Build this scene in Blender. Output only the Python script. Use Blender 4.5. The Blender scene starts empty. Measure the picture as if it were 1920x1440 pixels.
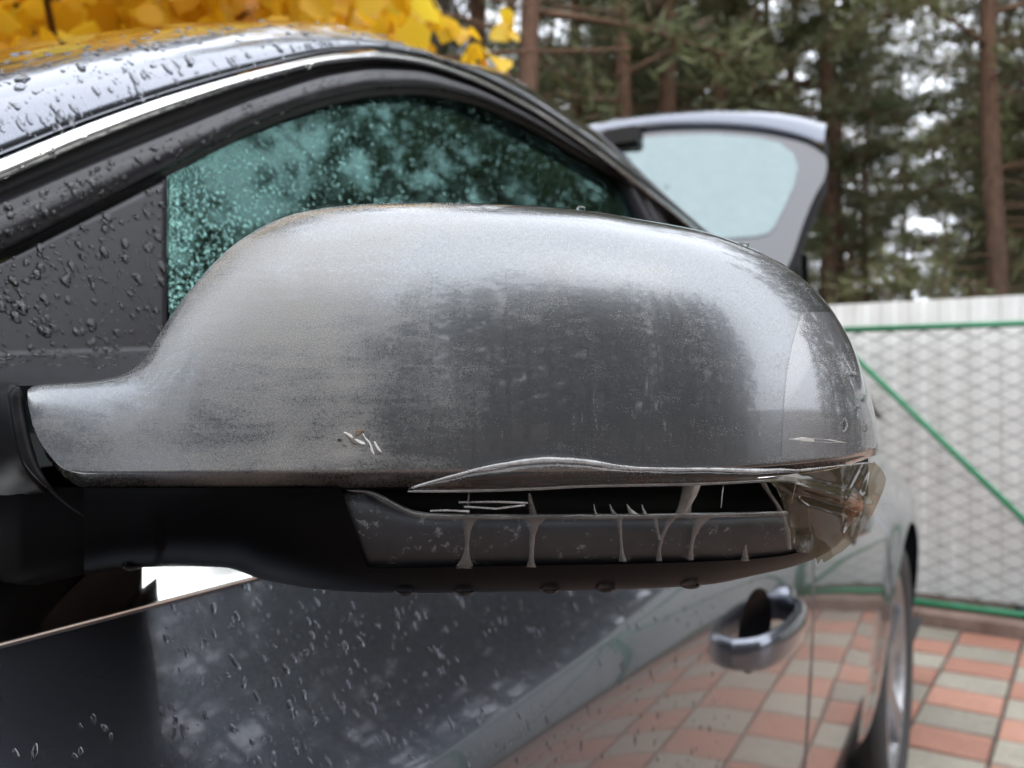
import bpy, math, random
import numpy as np
from mathutils import Vector, Matrix, noise
from mathutils.bvhtree import BVHTree
R = math.radians
sc = bpy.context.scene
col = sc.collection

# ------------------------------------------------------------------ camera
CAM = Vector((0.0, 0.0, 1.03))
YAW, PITCH, FPX = R(30.0), R(0.35), 1630.0
cam_d = bpy.data.cameras.new('camera')
cam = bpy.data.objects.new('camera', cam_d); col.objects.link(cam)
cam_d.sensor_width = 36.0
cam_d.lens = FPX / 1920.0 * 36.0
cam_d.clip_start, cam_d.clip_end = 0.01, 2000.0
cam.location = CAM
cam.rotation_euler = (R(90) + PITCH, 0.0, YAW)
cam_d.dof.use_dof = True
cam_d.dof.focus_distance = 0.262
cam_d.dof.aperture_fstop = 14.5
sc.camera = cam

# ------------------------------------------------------------------ sky and sun (overcast)
SUN_EL, SUN_AZ = R(50), R(120)
wd = bpy.data.worlds.new('World'); sc.world = wd; wd.use_nodes = True
wn = wd.node_tree.nodes; wl = wd.node_tree.links; wn.clear()
w_out = wn.new('ShaderNodeOutputWorld'); w_bg = wn.new('ShaderNodeBackground')
w_sky = wn.new('ShaderNodeTexSky'); w_sky.sky_type = 'NISHITA'; w_sky.sun_disc = False
w_sky.sun_elevation = SUN_EL; w_sky.sun_rotation = SUN_AZ
w_sky.air_density = 1.0; w_sky.dust_density = 6.0; w_sky.ozone_density = 1.0
w_hs = wn.new('ShaderNodeHueSaturation'); w_hs.inputs['Saturation'].default_value = 0.40
# closed cloud cover: evens the clear sky's glow out to a pale grey
w_mx = wn.new('ShaderNodeMix'); w_mx.data_type = 'RGBA'; w_mx.inputs[0].default_value = 0.97
w_mx.inputs[7].default_value = (5.05, 5.3, 5.85, 1)
wl.new(w_sky.outputs[0], w_hs.inputs['Color']); wl.new(w_hs.outputs[0], w_mx.inputs[6]); wl.new(w_mx.outputs[2], w_bg.inputs[0])
wl.new(w_bg.outputs[0], w_out.inputs[0]); w_bg.inputs[1].default_value = 0.15
sun_d = bpy.data.lights.new('sun', 'SUN'); sun_d.energy = 0.5; sun_d.angle = R(120)
sun_d.color = (1.0, 0.97, 0.92)
sun = bpy.data.objects.new('sun', sun_d); col.objects.link(sun)
sun.rotation_euler = (R(90) - SUN_EL, 0, math.pi - SUN_AZ)
vs = sc.view_settings
vs.view_transform = 'Standard'; vs.look = 'None'; vs.gamma = 1.0; vs.use_curve_mapping = False
vs.exposure = 2.15
sc.render.engine = 'CYCLES'
sc.cycles.use_denoising = True
sc.cycles.max_bounces = 10; sc.cycles.transparent_max_bounces = 16
sc.cycles.caustics_reflective = False; sc.cycles.caustics_refractive = False
sc.cycles.sample_clamp_indirect = 6.0

# ------------------------------------------------------------------ helpers
CF = Vector((-math.sin(YAW)*math.cos(PITCH), math.cos(YAW)*math.cos(PITCH), math.sin(PITCH)))
CR = Vector((math.cos(YAW), math.sin(YAW), 0.0))
CU = CR.cross(CF)

def ray(px, py):
    """direction of a photo pixel, unit length along the optical axis"""
    return CF + CR*((px-960)/FPX) + CU*((720-py)/FPX)
def at(px, py, d):
    return CAM + ray(px, py)*d
def ground(px, py, z=0.0):
    r = ray(px, py); t = (z-CAM.z)/r.z
    return CAM + r*t
def pchip(nodes):
    xs = np.array([n[0] for n in nodes], float); ys = np.array([n[1] for n in nodes], float)
    h = np.diff(xs); dl = np.diff(ys)/h
    m = np.zeros(len(xs)); m[0] = dl[0]; m[-1] = dl[-1]
    for i in range(1, len(xs)-1):
        if dl[i-1]*dl[i] > 0:
            w1 = 2*h[i]+h[i-1]; w2 = h[i]+2*h[i-1]
            m[i] = (w1+w2)/(w1/dl[i-1]+w2/dl[i])
    def f(x):
        if x <= xs[0]: return ys[0]+m[0]*(x-xs[0])
        if x >= xs[-1]: return ys[-1]+m[-1]*(x-xs[-1])
        i = int(np.searchsorted(xs, x)-1); t = (x-xs[i])/h[i]
        a = ys[i]; b = ys[i+1]
        return (2*t**3-3*t**2+1)*a+(t**3-2*t**2+t)*h[i]*m[i]+(-2*t**3+3*t**2)*b+(t**3-t**2)*h[i]*m[i+1]
    return f

def link(o, parent=None):
    col.objects.link(o)
    if parent is not None: o.parent = parent
    return o
def mesh_obj(name, verts, faces, mat, parent=None, smooth=True, uvs=None):
    me = bpy.data.meshes.new(name)
    me.from_pydata([tuple(v) for v in verts], [], faces)
    if mat is not None: me.materials.append(mat)
    if smooth: me.shade_smooth()
    if uvs is not None:
        ul = me.uv_layers.new(name='UVMap')
        li = np.zeros(len(me.loops), dtype=np.int32); me.loops.foreach_get('vertex_index', li)
        arr = np.array(uvs, dtype=np.float32)[li].ravel()
        ul.data.foreach_set('uv', arr)
    me.update()
    return link(bpy.data.objects.new(name, me), parent)
def grid_faces(nr, nc, wrap=False, flip=False):
    f = []
    for i in range(nr-1):
        for j in range(nc if wrap else nc-1):
            k = (j+1) % nc
            q = (i*nc+j, i*nc+k, (i+1)*nc+k, (i+1)*nc+j)
            f.append(q[::-1] if flip else q)
    return f
def strip(name, rows, mat, parent=None, flip=False, smooth=True, wrap=False):
    nc = len(rows[0]); v = [p for r in rows for p in r]
    return mesh_obj(name, v, grid_faces(len(rows), nc, wrap, flip), mat, parent, smooth)
def thing(name, label, cat, loc=(0,0,0), group=None):
    o = bpy.data.objects.new(name, None); o.empty_display_size = 0.05
    o.location = loc; col.objects.link(o)
    tag(o, label, cat, group); return o
def tag(o, label=None, cat=None, group=None, kind=None):
    if label: o['label'] = label
    if cat: o['category'] = cat
    if group: o['group'] = group
    if kind: o['kind'] = kind
    return o
class MB:
    """collects simple solids into one mesh"""
    def __init__(s): s.v = []; s.f = []
    def add(s, v, f):
        n = len(s.v); s.v += [tuple(p) for p in v]; s.f += [tuple(i+n for i in q) for q in f]
    def box(s, c, d, m=None):
        x, y, z = d[0]/2, d[1]/2, d[2]/2
        v = [Vector((a*x, b*y, e*z)) for a in (-1,1) for b in (-1,1) for e in (-1,1)]
        if m is not None: v = [m @ p for p in v]
        s.add([p+Vector(c) for p in v], [(0,1,3,2),(4,6,7,5),(0,4,5,1),(2,3,7,6),(0,2,6,4),(1,5,7,3)])
    def tube(s, pts, rad, n=6, cap=True, flat=1.0):
        pts = [Vector(p) for p in pts]; m = len(pts); vs_ = []; up0 = None
        for i, p in enumerate(pts):
            t = (pts[min(i+1, m-1)]-pts[max(i-1, 0)]).normalized()
            if up0 is None:
                a = Vector((0,0,1)) if abs(t.z) < .9 else Vector((1,0,0))
                up0 = (a - t*a.dot(t)).normalized()
            else:
                up0 = (up0 - t*up0.dot(t)).normalized()
            b = t.cross(up0); r = rad[i] if hasattr(rad, '__len__') else rad
            for k in range(n):
                an = 2*math.pi*k/n
                vs_.append(p + up0*(r*math.cos(an)) + b*(r*flat*math.sin(an)))
        f = grid_faces(m, n, True)
        if cap: f += [tuple(range(n))[::-1], tuple((m-1)*n+k for k in range(n))]
        s.add(vs_, f)
    def build(s, name, mat, parent=None, smooth=False):
        return mesh_obj(name, s.v, s.f, mat, parent, smooth)

# ------------------------------------------------------------------ materials
def new_mat(name):
    m = bpy.data.materials.new(name); m.use_nodes = True
    nt = m.node_tree; b = nt.nodes['Principled BSDF']
    return m, nt, b
def N(nt, t, **kw):
    n = nt.nodes.new(t)
    for k, v in kw.items(): setattr(n, k, v)
    return n
def tex_noise(nt, scale, detail=4, rough=0.55, vec=None, dist=0.0):
    n = N(nt, 'ShaderNodeTexNoise'); n.inputs['Scale'].default_value = scale
    n.inputs['Detail'].default_value = detail; n.inputs['Roughness'].default_value = rough
    n.inputs['Distortion'].default_value = dist
    if vec is not None: nt.links.new(vec, n.inputs['Vector'])
    return n
def ramp(nt, src, stops):
    r = N(nt, 'ShaderNodeValToRGB'); el = r.color_ramp.elements
    while len(el) < len(stops): el.new(0.5)
    for e, (p, c) in zip(el, stops):
        e.position = p; e.color = (c, c, c, 1) if not hasattr(c, '__len__') else (*c, 1)
    nt.links.new(src, r.inputs[0]); return r
def mix(nt, fac, a, b, mode='MIX'):
    m = N(nt, 'ShaderNodeMix', data_type='RGBA', blend_type=mode)
    for s, v in ((m.inputs[0], fac), (m.inputs[6], a), (m.inputs[7], b)):
        if hasattr(v, 'links') or hasattr(v, 'is_linked'): nt.links.new(v, s)
        elif hasattr(v, '__len__'): s.default_value = (*v, 1)
        else: s.default_value = v
    return m.outputs[2]
def mathn(nt, op, a, b=None, clamp=False):
    m = N(nt, 'ShaderNodeMath', operation=op, use_clamp=clamp)
    for s, v in ((m.inputs[0], a), (m.inputs[1], b)):
        if v is None: continue
        if hasattr(v, 'is_linked'): nt.links.new(v, s)
        else: s.default_value = v
    return m.outputs[0]
def bump(nt, b, height, strength=0.3, dist=0.01):
    n = N(nt, 'ShaderNodeBump'); n.inputs['Strength'].default_value = strength
    n.inputs['Distance'].default_value = dist
    nt.links.new(height, n.inputs['Height']); nt.links.new(n.outputs[0], b.inputs['Normal'])
    return n
def obj_co(nt): return N(nt, 'ShaderNodeTexCoord').outputs['Object']
def mottled(name, c1, c2, scale, rough=0.7, bs=0.3, bd=0.01, detail=6, metallic=0.0, spec=0.5):
    m, nt, b = new_mat(name); co = obj_co(nt)
    n = tex_noise(nt, scale, detail, 0.6, co)
    r = ramp(nt, n.outputs[0], [(0.3, c1), (0.7, c2)])
    nt.links.new(r.outputs[0], b.inputs['Base Color'])
    b.inputs['Roughness'].default_value = rough; b.inputs['Metallic'].default_value = metallic
    b.inputs['Specular IOR Level'].default_value = spec
    if bs: bump(nt, b, n.outputs[0], bs, bd)
    return m
def per_object(name, c1, c2, scale=18, rough=0.75, bs=0.4, bd=0.004):
    """mottled colour with a shift for each object"""
    m, nt, b = new_mat(name); co = obj_co(nt)
    oi = N(nt, 'ShaderNodeObjectInfo')
    ad = N(nt, 'ShaderNodeVectorMath', operation='ADD'); nt.links.new(co, ad.inputs[0])
    nt.links.new(oi.outputs['Location'], ad.inputs[1])
    n = tex_noise(nt, scale, 6, 0.65, ad.outputs[0]); n2 = tex_noise(nt, scale*7, 3, 0.6, ad.outputs[0])
    f = mathn(nt, 'ADD', mathn(nt, 'MULTIPLY', n.outputs[0], .6), mathn(nt, 'MULTIPLY', oi.outputs['Random'], .4))
    r = ramp(nt, f, [(0.25, c1), (0.75, c2)])
    s = ramp(nt, n2.outputs[0], [(0.25, .62), (0.5, 1.0)])
    nt.links.new(mix(nt, 1.0, r.outputs[0], s.outputs[0], 'MULTIPLY'), b.inputs['Base Color'])
    b.inputs['Roughness'].default_value = rough
    bump(nt, b, n2.outputs[0], bs, bd)
    return m
# ------------------------------------------------------------------ ground, yard, fence
MAT = {}
MAT['soil'] = mottled('forest_soil', (0.030,0.019,0.011), (0.085,0.050,0.026), 3.5, 0.9, 0.6, 0.05)
MAT['joint'] = mottled('joint_sand', (0.05,0.042,0.034), (0.09,0.078,0.064), 30, 0.85, 0.4, 0.004)
MAT['red'] = per_object('red_paver', (0.245,0.112,0.078), (0.37,0.185,0.13), 9, 0.42)
MAT['grey'] = per_object('grey_paver', (0.185,0.168,0.135), (0.29,0.265,0.21), 9, 0.42)
MAT['kerb'] = mottled('kerb_concrete', (0.10,0.06,0.045), (0.22,0.15,0.12), 12, 0.7)
MAT['white'] = mottled('white_coated_sheet', (0.66,0.66,0.64), (0.76,0.76,0.74), 5, 0.4, 0.0)
MAT['green'] = mottled('green_gate_paint', (0.008,0.14,0.055), (0.012,0.20,0.085), 25, 0.4, 0.2, 0.002)
MAT['wire'] = mottled('galvanised_wire', (0.075,0.075,0.08), (0.14,0.14,0.14), 40, 0.5, 0.0, metallic=0.5)

def ring_sheet(name, half, z, mat):
    n = 40; v = []; f = []
    for i in range(n+1):
        for j in range(n+1):
            x = half*(2*i/n-1); y = half*(2*j/n-1)
            x = math.copysign(abs(x/half)**2.2*half, x); y = math.copysign(abs(y/half)**2.2*half, y)
            v.append((x, y, z))
    o = mesh_obj(name, v, grid_faces(n+1, n+1, flip=True), mat, smooth=False)
    return o
tag(ring_sheet('ground', 400.0, -0.012, MAT['soil']), 'brown needle littered forest ground around the yard', 'ground', kind='structure')

# paved yard; the grid runs 3.5 degrees off the car's length, like the kerb and the gate
PA = R(-3.8)
PU = Vector((math.cos(PA), math.sin(PA), 0)); PV = Vector((-math.sin(PA), math.cos(PA), 0))
P0 = ground(1802, 1187); CW, RW = 0.2265, 0.2
yard_v = [P0 + PU*a + PV*b for a, b in ((-6.5,-5.8),(5.5,-5.8),(5.5,0.02),(-6.5,0.02))]
yard = mesh_obj('paved_yard', [(p.x, p.y, -0.006) for p in yard_v], [(0,1,2,3)], MAT['joint'], smooth=False)
tag(yard, 'paved yard of red and grey concrete blocks in rows', 'pavement', kind='structure')
def paver_mesh(name, mat, seed):
    random.seed(seed)
    w, d, h, c = CW/2-.004, RW/2-.0035, .006, .004
    j = lambda: random.uniform(-.0012, .0012)
    lo = [(-w+j(),-d+j(),-h),(w+j(),-d+j(),-h),(w+j(),d+j(),-h),(-w+j(),d+j(),-h)]
    up = [(-w+c+j(),-d+c+j(),h+j()),(w-c+j(),-d+c+j(),h+j()),(w-c+j(),d-c+j(),h+j()),(-w+c+j(),d-c+j(),h+j())]
    me = bpy.data.meshes.new(name)
    me.from_pydata(lo+up, [], [(4,5,6,7),(0,1,5,4),(1,2,6,5),(2,3,7,6),(3,0,4,7)])
    me.materials.append(mat); me.update(); return me
PM = {0: [paver_mesh('paver_red', MAT['red'], s) for s in range(4)],
      1: [paver_mesh('paver_grey', MAT['grey'], s+9) for s in range(4)]}
random.seed(5)
def project(p):
    q = Vector(p)-CAM; d = q.dot(CF)
    if d < .05: return None
    return (960+FPX*q.dot(CR)/d, 720-FPX*q.dot(CU)/d, d)
inview, rest = [], []
for i in range(-28, 24):
    for k in range(-29, 0):
        c = P0 + PU*((i+.5)*CW) + PV*((k+.5)*RW)
        s = project((c.x, c.y, 0))
        vis = s is not None and 1560 < s[0] < 2010 and s[1] < 1520
        (inview if vis else rest).append((i, k, c))
rz = Matrix.Rotation(PA, 4, 'Z')
stuff = {0: MB(), 1: MB()}
def paver_kind(i, k): return (i+k+1) % 2     # first row beside the kerb: red in column 0, grey in column -1
for (i, k, c) in inview:
    o = bpy.data.objects.new('paver', random.choice(PM[paver_kind(i, k)]))
    o.location = (c.x, c.y, 0.001+random.uniform(-.0015,.0015)); o.rotation_euler = (random.uniform(-.006,.006), random.uniform(-.006,.006), PA+random.choice((0, math.pi)))
    link(o, yard)
for (i, k, c) in rest:
    me = random.choice(PM[paver_kind(i, k)])
    m = Matrix.Translation((c.x, c.y, random.uniform(-.0015,.0015))) @ rz
    stuff[paver_kind(i, k)].add([m @ v.co for v in me.vertices], [tuple(p.vertices) for p in me.polygons])
for kk, nm, mm in ((0, 'red_pavers', 'red'), (1, 'grey_pavers', 'grey')):
    tag(stuff[kk].build(nm, MAT[mm], yard), kind='stuff')

def FP(u, v, z):     # a point from gate coordinates: along the gate, behind the kerb line, height
    p = P0 + PU*u + PV*v; return Vector((p.x, p.y, z))
# offset so that u=0 is where world X = 0
U0 = -P0.x/PU.x
m = MB()
for i in range(-9, 9):
    c = FP(U0+i*.75, .075, .02); m2 = Matrix.Rotation(PA, 3, 'Z')
    kb = MB(); kb.box((0,0,0), (.744, .11, .075), m2); kb_o = kb.build('kerb_block', MAT['kerb'], yard); kb_o.location = c
# white profiled sheet fence behind the gate
fence_sheet = thing('sheet_fence', 'white ribbed metal sheet fence behind the green mesh gate', 'fence', FP(U0, .42, 0))
def sheet_mesh(w, z0, z1):
    v = []; f = []; prof = []
    n = int(w/.115)
    for i in range(n):
        x = i*w/n
        prof += [(x, 0), (x+.040, 0), (x+.052, -.007), (x+.100, -.007), (x+.112, 0)]
    prof.append((w, 0))
    me = bpy.data.meshes.new('sheet')
    rows = [[(x, y, z0) for x, y in prof], [(x, y, z1) for x, y in prof]]
    back = [[(x, y+.003, z1) for x, y in prof], [(x, y+.003, z0) for x, y in prof]]
    v = rows[0]+rows[1]+back[0]+back[1]
    me.from_pydata(v, [], grid_faces(4, len(prof), flip=False)); me.materials.append(MAT['white']); me.update()
    return me
SM = sheet_mesh(1.15, .06, 1.455)
for i in range(-6, 3):
    o = bpy.data.objects.new('sheet', SM); link(o, fence_sheet)
    o.location = (PU*(i*1.146)+PV*(.004*(i % 2)))[:]; o.rotation_euler = (0, 0, PA)
m = MB()
for i in range(-6, 4):
    mm_ = MB(); mm_.box((0,0,0), (.06,.06,1.42), Matrix.Rotation(PA,3,'Z'))
    o = mm_.build('post', MAT['wire'], fence_sheet); o.location = (PU*(i*1.146)+PV*.05+Vector((0,0,.70)))[:]

# green tube gate with diamond mesh
def gate_panel(u0, u1, label, group, flipbrace=False):
    base = FP(U0+(u0+u1)/2, .24, 0)
    g = thing('mesh_gate_panel', label, 'gate', base, group)
    w = u1-u0; z0, z1 = .055, 1.315; rr = .0145
    L = lambda a, z, b=0: (PU*(a-w/2)+PV*b+Vector((0,0,z)))
    def bar(name, a, b, r=rr):
        t = MB(); t.tube([a, (Vector(a)+Vector(b))/2, b], r, 10); return t.build(name, MAT['green'], g, True)
    bar('top_rail', L(0,z1), L(w,z1)); bar('bottom_rail', L(0,z0), L(w,z0))
    bar('gate_post', L(0,-.02), L(0,z1+.02), .02); bar('gate_post', L(w,-.02), L(w,z1+.02), .02)
    if flipbrace: bar('brace', L(w-.02,z1-.02,-.018), L(.02,z0+.02,-.018), .0135)
    else: bar('brace', L(.02,z1-.02,-.018), L(w-.02,z0+.02,-.018), .0135)
    t = MB(); pw, ph = .142, .0725; n = int(w/pw)+1; rows = int((z1-z0)/ph)
    for i in range(-1, n+1):
        pts = []
        for k in range(2*rows+1):
            x = min(max(i*pw + (pw/2 if k % 2 else 0), 0.01), w-.01)
            pts.append(L(x, z0+.01+k*ph/2, .010+.006*(1 if k % 2 else -1)))
        t.tube(pts, .0042, 4, False)
        pts = []
        for k in range(2*rows+1):
            x = min(max(i*pw + (-pw/2 if k % 2 else 0), 0.01), w-.01)
            pts.append(L(x, z0+.01+k*ph/2, .010+.006*(1 if k % 2 else -1)))
        t.tube(pts, .0042, 4, False)
    tag(t.build('wire_mesh', MAT['wire'], g), kind='stuff')
    return g
gate_panel(-.80, .42, 'green tube gate panel with wire mesh and brace beside the car', None)
for a, fl in ((-3.28, 0), (-2.04, 1)): gate_panel(a, a+1.22, 'green tube mesh gate panel hidden behind the car', 'gate panels behind the car', fl)
for a, fl in ((.44, 1), (1.68, 0), (2.92, 1)): gate_panel(a, a+1.22, 'green tube mesh fence panel beyond the braced gate panel', 'fence panels beyond the gate', fl)

# ------------------------------------------------------------------ trees
def bark(name, lo, hi, z0, z1):
    m, nt, b = new_mat(name); co = obj_co(nt)
    sp = N(nt, 'ShaderNodeSeparateXYZ'); nt.links.new(co, sp.inputs[0])
    mp = N(nt, 'ShaderNodeMapping'); mp.inputs['Scale'].default_value = (6, 6, 1.6); nt.links.new(co, mp.inputs[0])
    n = tex_noise(nt, 3, 6, .7, mp.outputs[0])
    h = N(nt, 'ShaderNodeMapRange'); h.inputs[1].default_value = z0; h.inputs[2].default_value = z1
    nt.links.new(sp.outputs[2], h.inputs[0])
    c = mix(nt, h.outputs[0], lo, hi)
    s = ramp(nt, n.outputs[0], [(0.3, .35), (0.7, 1.25)])
    nt.links.new(mix(nt, 1.0, c, s.outputs[0], 'MULTIPLY'), b.inputs['Base Color'])
    b.inputs['Roughness'].default_value = .9; bump(nt, b, n.outputs[0], .7, .03)
    return m
MAT['pine_bark'] = bark('pine_bark', (0.075,0.045,0.030), (0.16,0.075,0.036), 1, 9)
MAT['spruce_bark'] = bark('spruce_bark', (0.07,0.05,0.04), (0.09,0.06,0.045), 1, 8)
MAT['dead'] = mottled('dead_twigs', (0.09,0.05,0.03), (0.16,0.09,0.05), 4, 0.9, 0)
def leafmat(name, c1, c2, scale=1.5, tr=0.25, brown=0.3):
    m, nt, b = new_mat(name); co = obj_co(nt); oi = N(nt, 'ShaderNodeObjectInfo')
    n = tex_noise(nt, scale, 5, .7, co)
    f = mathn(nt, 'ADD', n.outputs[0], mathn(nt, 'MULTIPLY', mathn(nt, 'SUBTRACT', oi.outputs['Random'], .5), .35))
    r = ramp(nt, f, [(0.3, c1), (0.7, c2)])
    geo = N(nt, 'ShaderNodeNewGeometry'); br = ramp(nt, geo.outputs['Random Per Island'], [(0.0, 1.0), (brown, 1.0), (min(1, brown+.02), 0.0)])
    cc = mix(nt, br.outputs[0], r.outputs[0], (0.10,0.055,0.028))
    nt.links.new(cc, b.inputs['Base Color']); b.inputs['Roughness'].default_value = .6
    t = N(nt, 'ShaderNodeBsdfTranslucent'); nt.links.new(cc, t.inputs[0])
    mx = N(nt, 'ShaderNodeMixShader'); mx.inputs[0].default_value = tr
    nt.links.new(b.outputs[0], mx.inputs[1]); nt.links.new(t.outputs[0], mx.inputs[2])
    nt.links.new(mx.outputs[0], nt.nodes['Material Output'].inputs[0])
    return m
MAT['pine'] = leafmat('pine_needles', (0.062,0.088,0.034), (0.17,0.18,0.075), brown=.2)
MAT['spruce'] = leafmat('spruce_needles', (0.018,0.035,0.018), (0.045,0.07,0.03))

def foliage(clumps, seed, blen, bwid, nb):
    """blades around clump points; clumps: (pos, dir, scale)"""
    rg = np.random.default_rng(seed)
    P = np.array([c[0] for c in clumps]); D = np.array([c[1] for c in clumps]); S = np.array([c[2] for c in clumps])
    n = len(P)
    P = np.repeat(P, nb, 0); D = np.repeat(D, nb, 0); S = np.repeat(S, nb, 0)
    P = P + rg.normal(0, .11, P.shape)*S[:, None]
    d = D + rg.normal(0, .75, D.shape); d /= np.linalg.norm(d, axis=1)[:, None]
    q = rg.normal(0, 1, d.shape); s = np.cross(d, q); s /= np.linalg.norm(s, axis=1)[:, None]
    L = (blen*S*rg.uniform(.6, 1.3, len(P)))[:, None]; Wd = (bwid*S*rg.uniform(.6, 1.3, len(P)))[:, None]
    v = np.stack([P - s*Wd*.3, P + d*L*.5 - s*Wd, P + d*L, P + d*L*.5 + s*Wd], 1).reshape(-1, 3)
    f = np.arange(len(v)).reshape(-1, 4)
    return v, f
def np_mesh(name, v, f, mat):
    me = bpy.data.meshes.new(name)
    me.vertices.add(len(v)); me.vertices.foreach_set('co', np.asarray(v, np.float32).ravel())
    me.loops.add(f.size); me.loops.foreach_set('vertex_index', f.ravel().astype(np.int32))
    me.polygons.add(len(f)); me.polygons.foreach_set('loop_start', np.arange(0, f.size, f.shape[1], dtype=np.int32))
    me.materials.append(mat); me.update(calc_edges=True); return me

def conifer_mesh(kind, seed):
    rnd = random.Random(seed); H = rnd.uniform(15, 19) if kind == 'pine' else rnd.uniform(13, 17)
    trunk = MB(); r0 = rnd.uniform(.11, .16) if kind == 'pine' else .16
    bx, by = rnd.uniform(-.5,.5), rnd.uniform(-.5,.5)
    ctr = lambda z: Vector((bx*(z/H)**2*1.2+.06*math.sin(z*.8+seed), by*(z/H)**2*1.2+.06*math.cos(z*.7+seed), z))
    zs = [H*i/16 for i in range(17)]
    trunk.tube([ctr(z) for z in zs], [max(.015, r0*(1-.93*(z/H))*(1.25 if z < .3 else 1)) for z in zs], 9)
    limbs = MB(); dead = MB(); cl = []
    def branch(z, a, L, rise, droop, dens, sc_, mb, r):
        p0 = ctr(z); pts = []
        for k in range(6):
            t = k/5
            pts.append(p0 + Vector((math.cos(a)*L*t, math.sin(a)*L*t, rise*L*t - droop*L*t*t)) + Vector((rnd.uniform(-.06,.06), rnd.uniform(-.06,.06), rnd.uniform(-.04,.04)))*(t*L*.4))
        mb.tube(pts, [r*(1-.85*k/5) for k in range(6)], 4, False)
        n = int(dens*L)
        for q in range(n):
            t = rnd.uniform(.3, 1.0) if kind == 'pine' else rnd.uniform(.08, 1.0)
            k = min(4, int(t*5)); p = pts[k].lerp(pts[k+1], t*5-k)
            off = Vector((rnd.gauss(0,1), rnd.gauss(0,1), rnd.gauss(0,.45)))*(.16*L*t*(.55 if kind == 'pine' else .45))
            d = (Vector((math.cos(a), math.sin(a), .35 if kind == 'pine' else -.25)) + off*.6).normalized()
            cl.append((tuple(p+off), tuple(d), sc_*rnd.uniform(.7, 1.3)))
    if kind == 'pine':
        for i in range(34):
            z = H*(.30+.69*(i/34)**.9); t = (z/H-.30)/.7
            L = (2.6*(1-t)**.7+.4)*rnd.uniform(.6, 1.15)
            branch(z, i*2.4+rnd.uniform(-.5,.5), L, rnd.uniform(.05,.45), rnd.uniform(0,.25), 7.5, 1.0, limbs, .035*(1-t)+.012)
        for i in range(26):
            z = H*rnd.uniform(.07, .40)
            branch(z, rnd.uniform(0, 6.28), rnd.uniform(.5,1.9), rnd.uniform(-.1,.2), rnd.uniform(0,.4), 5.5 if rnd.random() < .6 else 0, 1.0, dead, .016)
        for i in range(26):
            z = H*rnd.uniform(.05, .42)
            branch(z, rnd.uniform(0, 6.28), rnd.uniform(.4,1.5), rnd.uniform(-.2,.1), rnd.uniform(0,.4), 0, 1.0, dead, .011)
        v, f = foliage(cl, seed, .22, .014, 26)
    else:
        for i in range(80):
            t = (i/80)**.85; z = H*(.06+.92*t)
            L = (2.5*(1-t)+.18)*rnd.uniform(.75, 1.1)
            branch(z, i*2.4+rnd.uniform(-.5,.5), L, rnd.uniform(-.15,.12), rnd.uniform(.1,.35), 11, 1.0, limbs, .022*(1-t)+.008)
        v, f = foliage(cl, seed, .22, .018, 16)
    nt_ = len(trunk.f); trunk.add(limbs.v, limbs.f); trunk.add(dead.v, dead.f)
    tm = bpy.data.meshes.new('trunk'); tm.from_pydata(trunk.v, [], trunk.f)
    tm.materials.append(MAT['pine_bark' if kind == 'pine' else 'spruce_bark']); tm.materials.append(MAT['dead'])
    tm.polygons.foreach_set('material_index', [0]*nt_+[1]*(len(tm.polygons)-nt_)); tm.shade_smooth(); tm.update()
    cm = np_mesh('crown', v, f, MAT[kind])
    return tm, cm
TREES = {'pine': [conifer_mesh('pine', s) for s in (1,2,3,4,5)], 'spruce': [conifer_mesh('spruce', s) for s in (11,12,13)]}
rt = random.Random(77)
def plant(kind, x, y, s=1.0, label=None, group=None, zs=1.0):
    tm, cm = rt.choice(TREES[kind])
    t = thing(kind+'_tree', label, 'tree', (x, y, -.02), group)
    t.rotation_euler = (0, 0, rt.uniform(0, 6.28)); t.scale = (s, s, s*zs)
    for nm, me in (('trunk', tm), ('crown', cm)):
        link(bpy.data.objects.new(nm, me), t)
# forest behind the sheet fence, seen directly
LBL = 'tall pine with reddish trunk in the wood behind the white fence'
def polar(head_deg, r):   # heading measured from the car's length, + = away from the car
    return math.sin(R(head_deg))*r, math.cos(R(head_deg))*r
near = [(1000,9.6),(1165,11.5),(1250,12.5),(1345,14),(1432,16),(1545,15),(1868,10.5),(1960,13),(1085,15.5),(1480,19),(890,12),(1210,16),(1300,18),(1390,19),(1130,19)]
for i, (px, d) in enumerate(near):
    p = CAM + ray(px, 700)*d
    plant('pine', p.x, p.y, rt.uniform(.9,1.15), LBL, 'pines behind the white fence')
k = 0
while k < 52:
    h = rt.uniform(-42, 8); r_ = rt.uniform(14, 40); x, y = polar(h, r_)
    s = project((x, y, 2)); px = s[0] if s else 0
    if 1640 < px < 1830 and r_ < 33: continue
    plant('pine' if rt.random() < .86 else 'spruce', x, y, rt.uniform(.75, 1.15) if h < -1 else rt.uniform(.5, .65), 'pine or spruce deep in the wood behind the white fence', 'trees deep in the wood'); k += 1
k = 0
while k < 48:
    h = rt.uniform(-40, 6); r_ = rt.uniform(36, 60); x, y = polar(h, r_)
    s = project((x, y, 2)); px = s[0] if s else 0
    if 1715 < px < 1775: continue
    plant('pine', x, y, rt.uniform(.8, 1.15), 'far pine deep in the wood behind the white fence', 'far pines deep in the wood'); k += 1
for (px, d, s_) in ((1290,8.2,.22),(1390,9.0,.2),(1180,9.5,.25),(1760,9.5,.16),(1000,11,.33),(1480,12,.3),(1850,15,.35)):
    p = CAM + ray(px, 700)*d
    plant('pine', p.x, p.y, s_, 'young bushy pine low among the trunks behind the fence', 'young pines')
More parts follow.
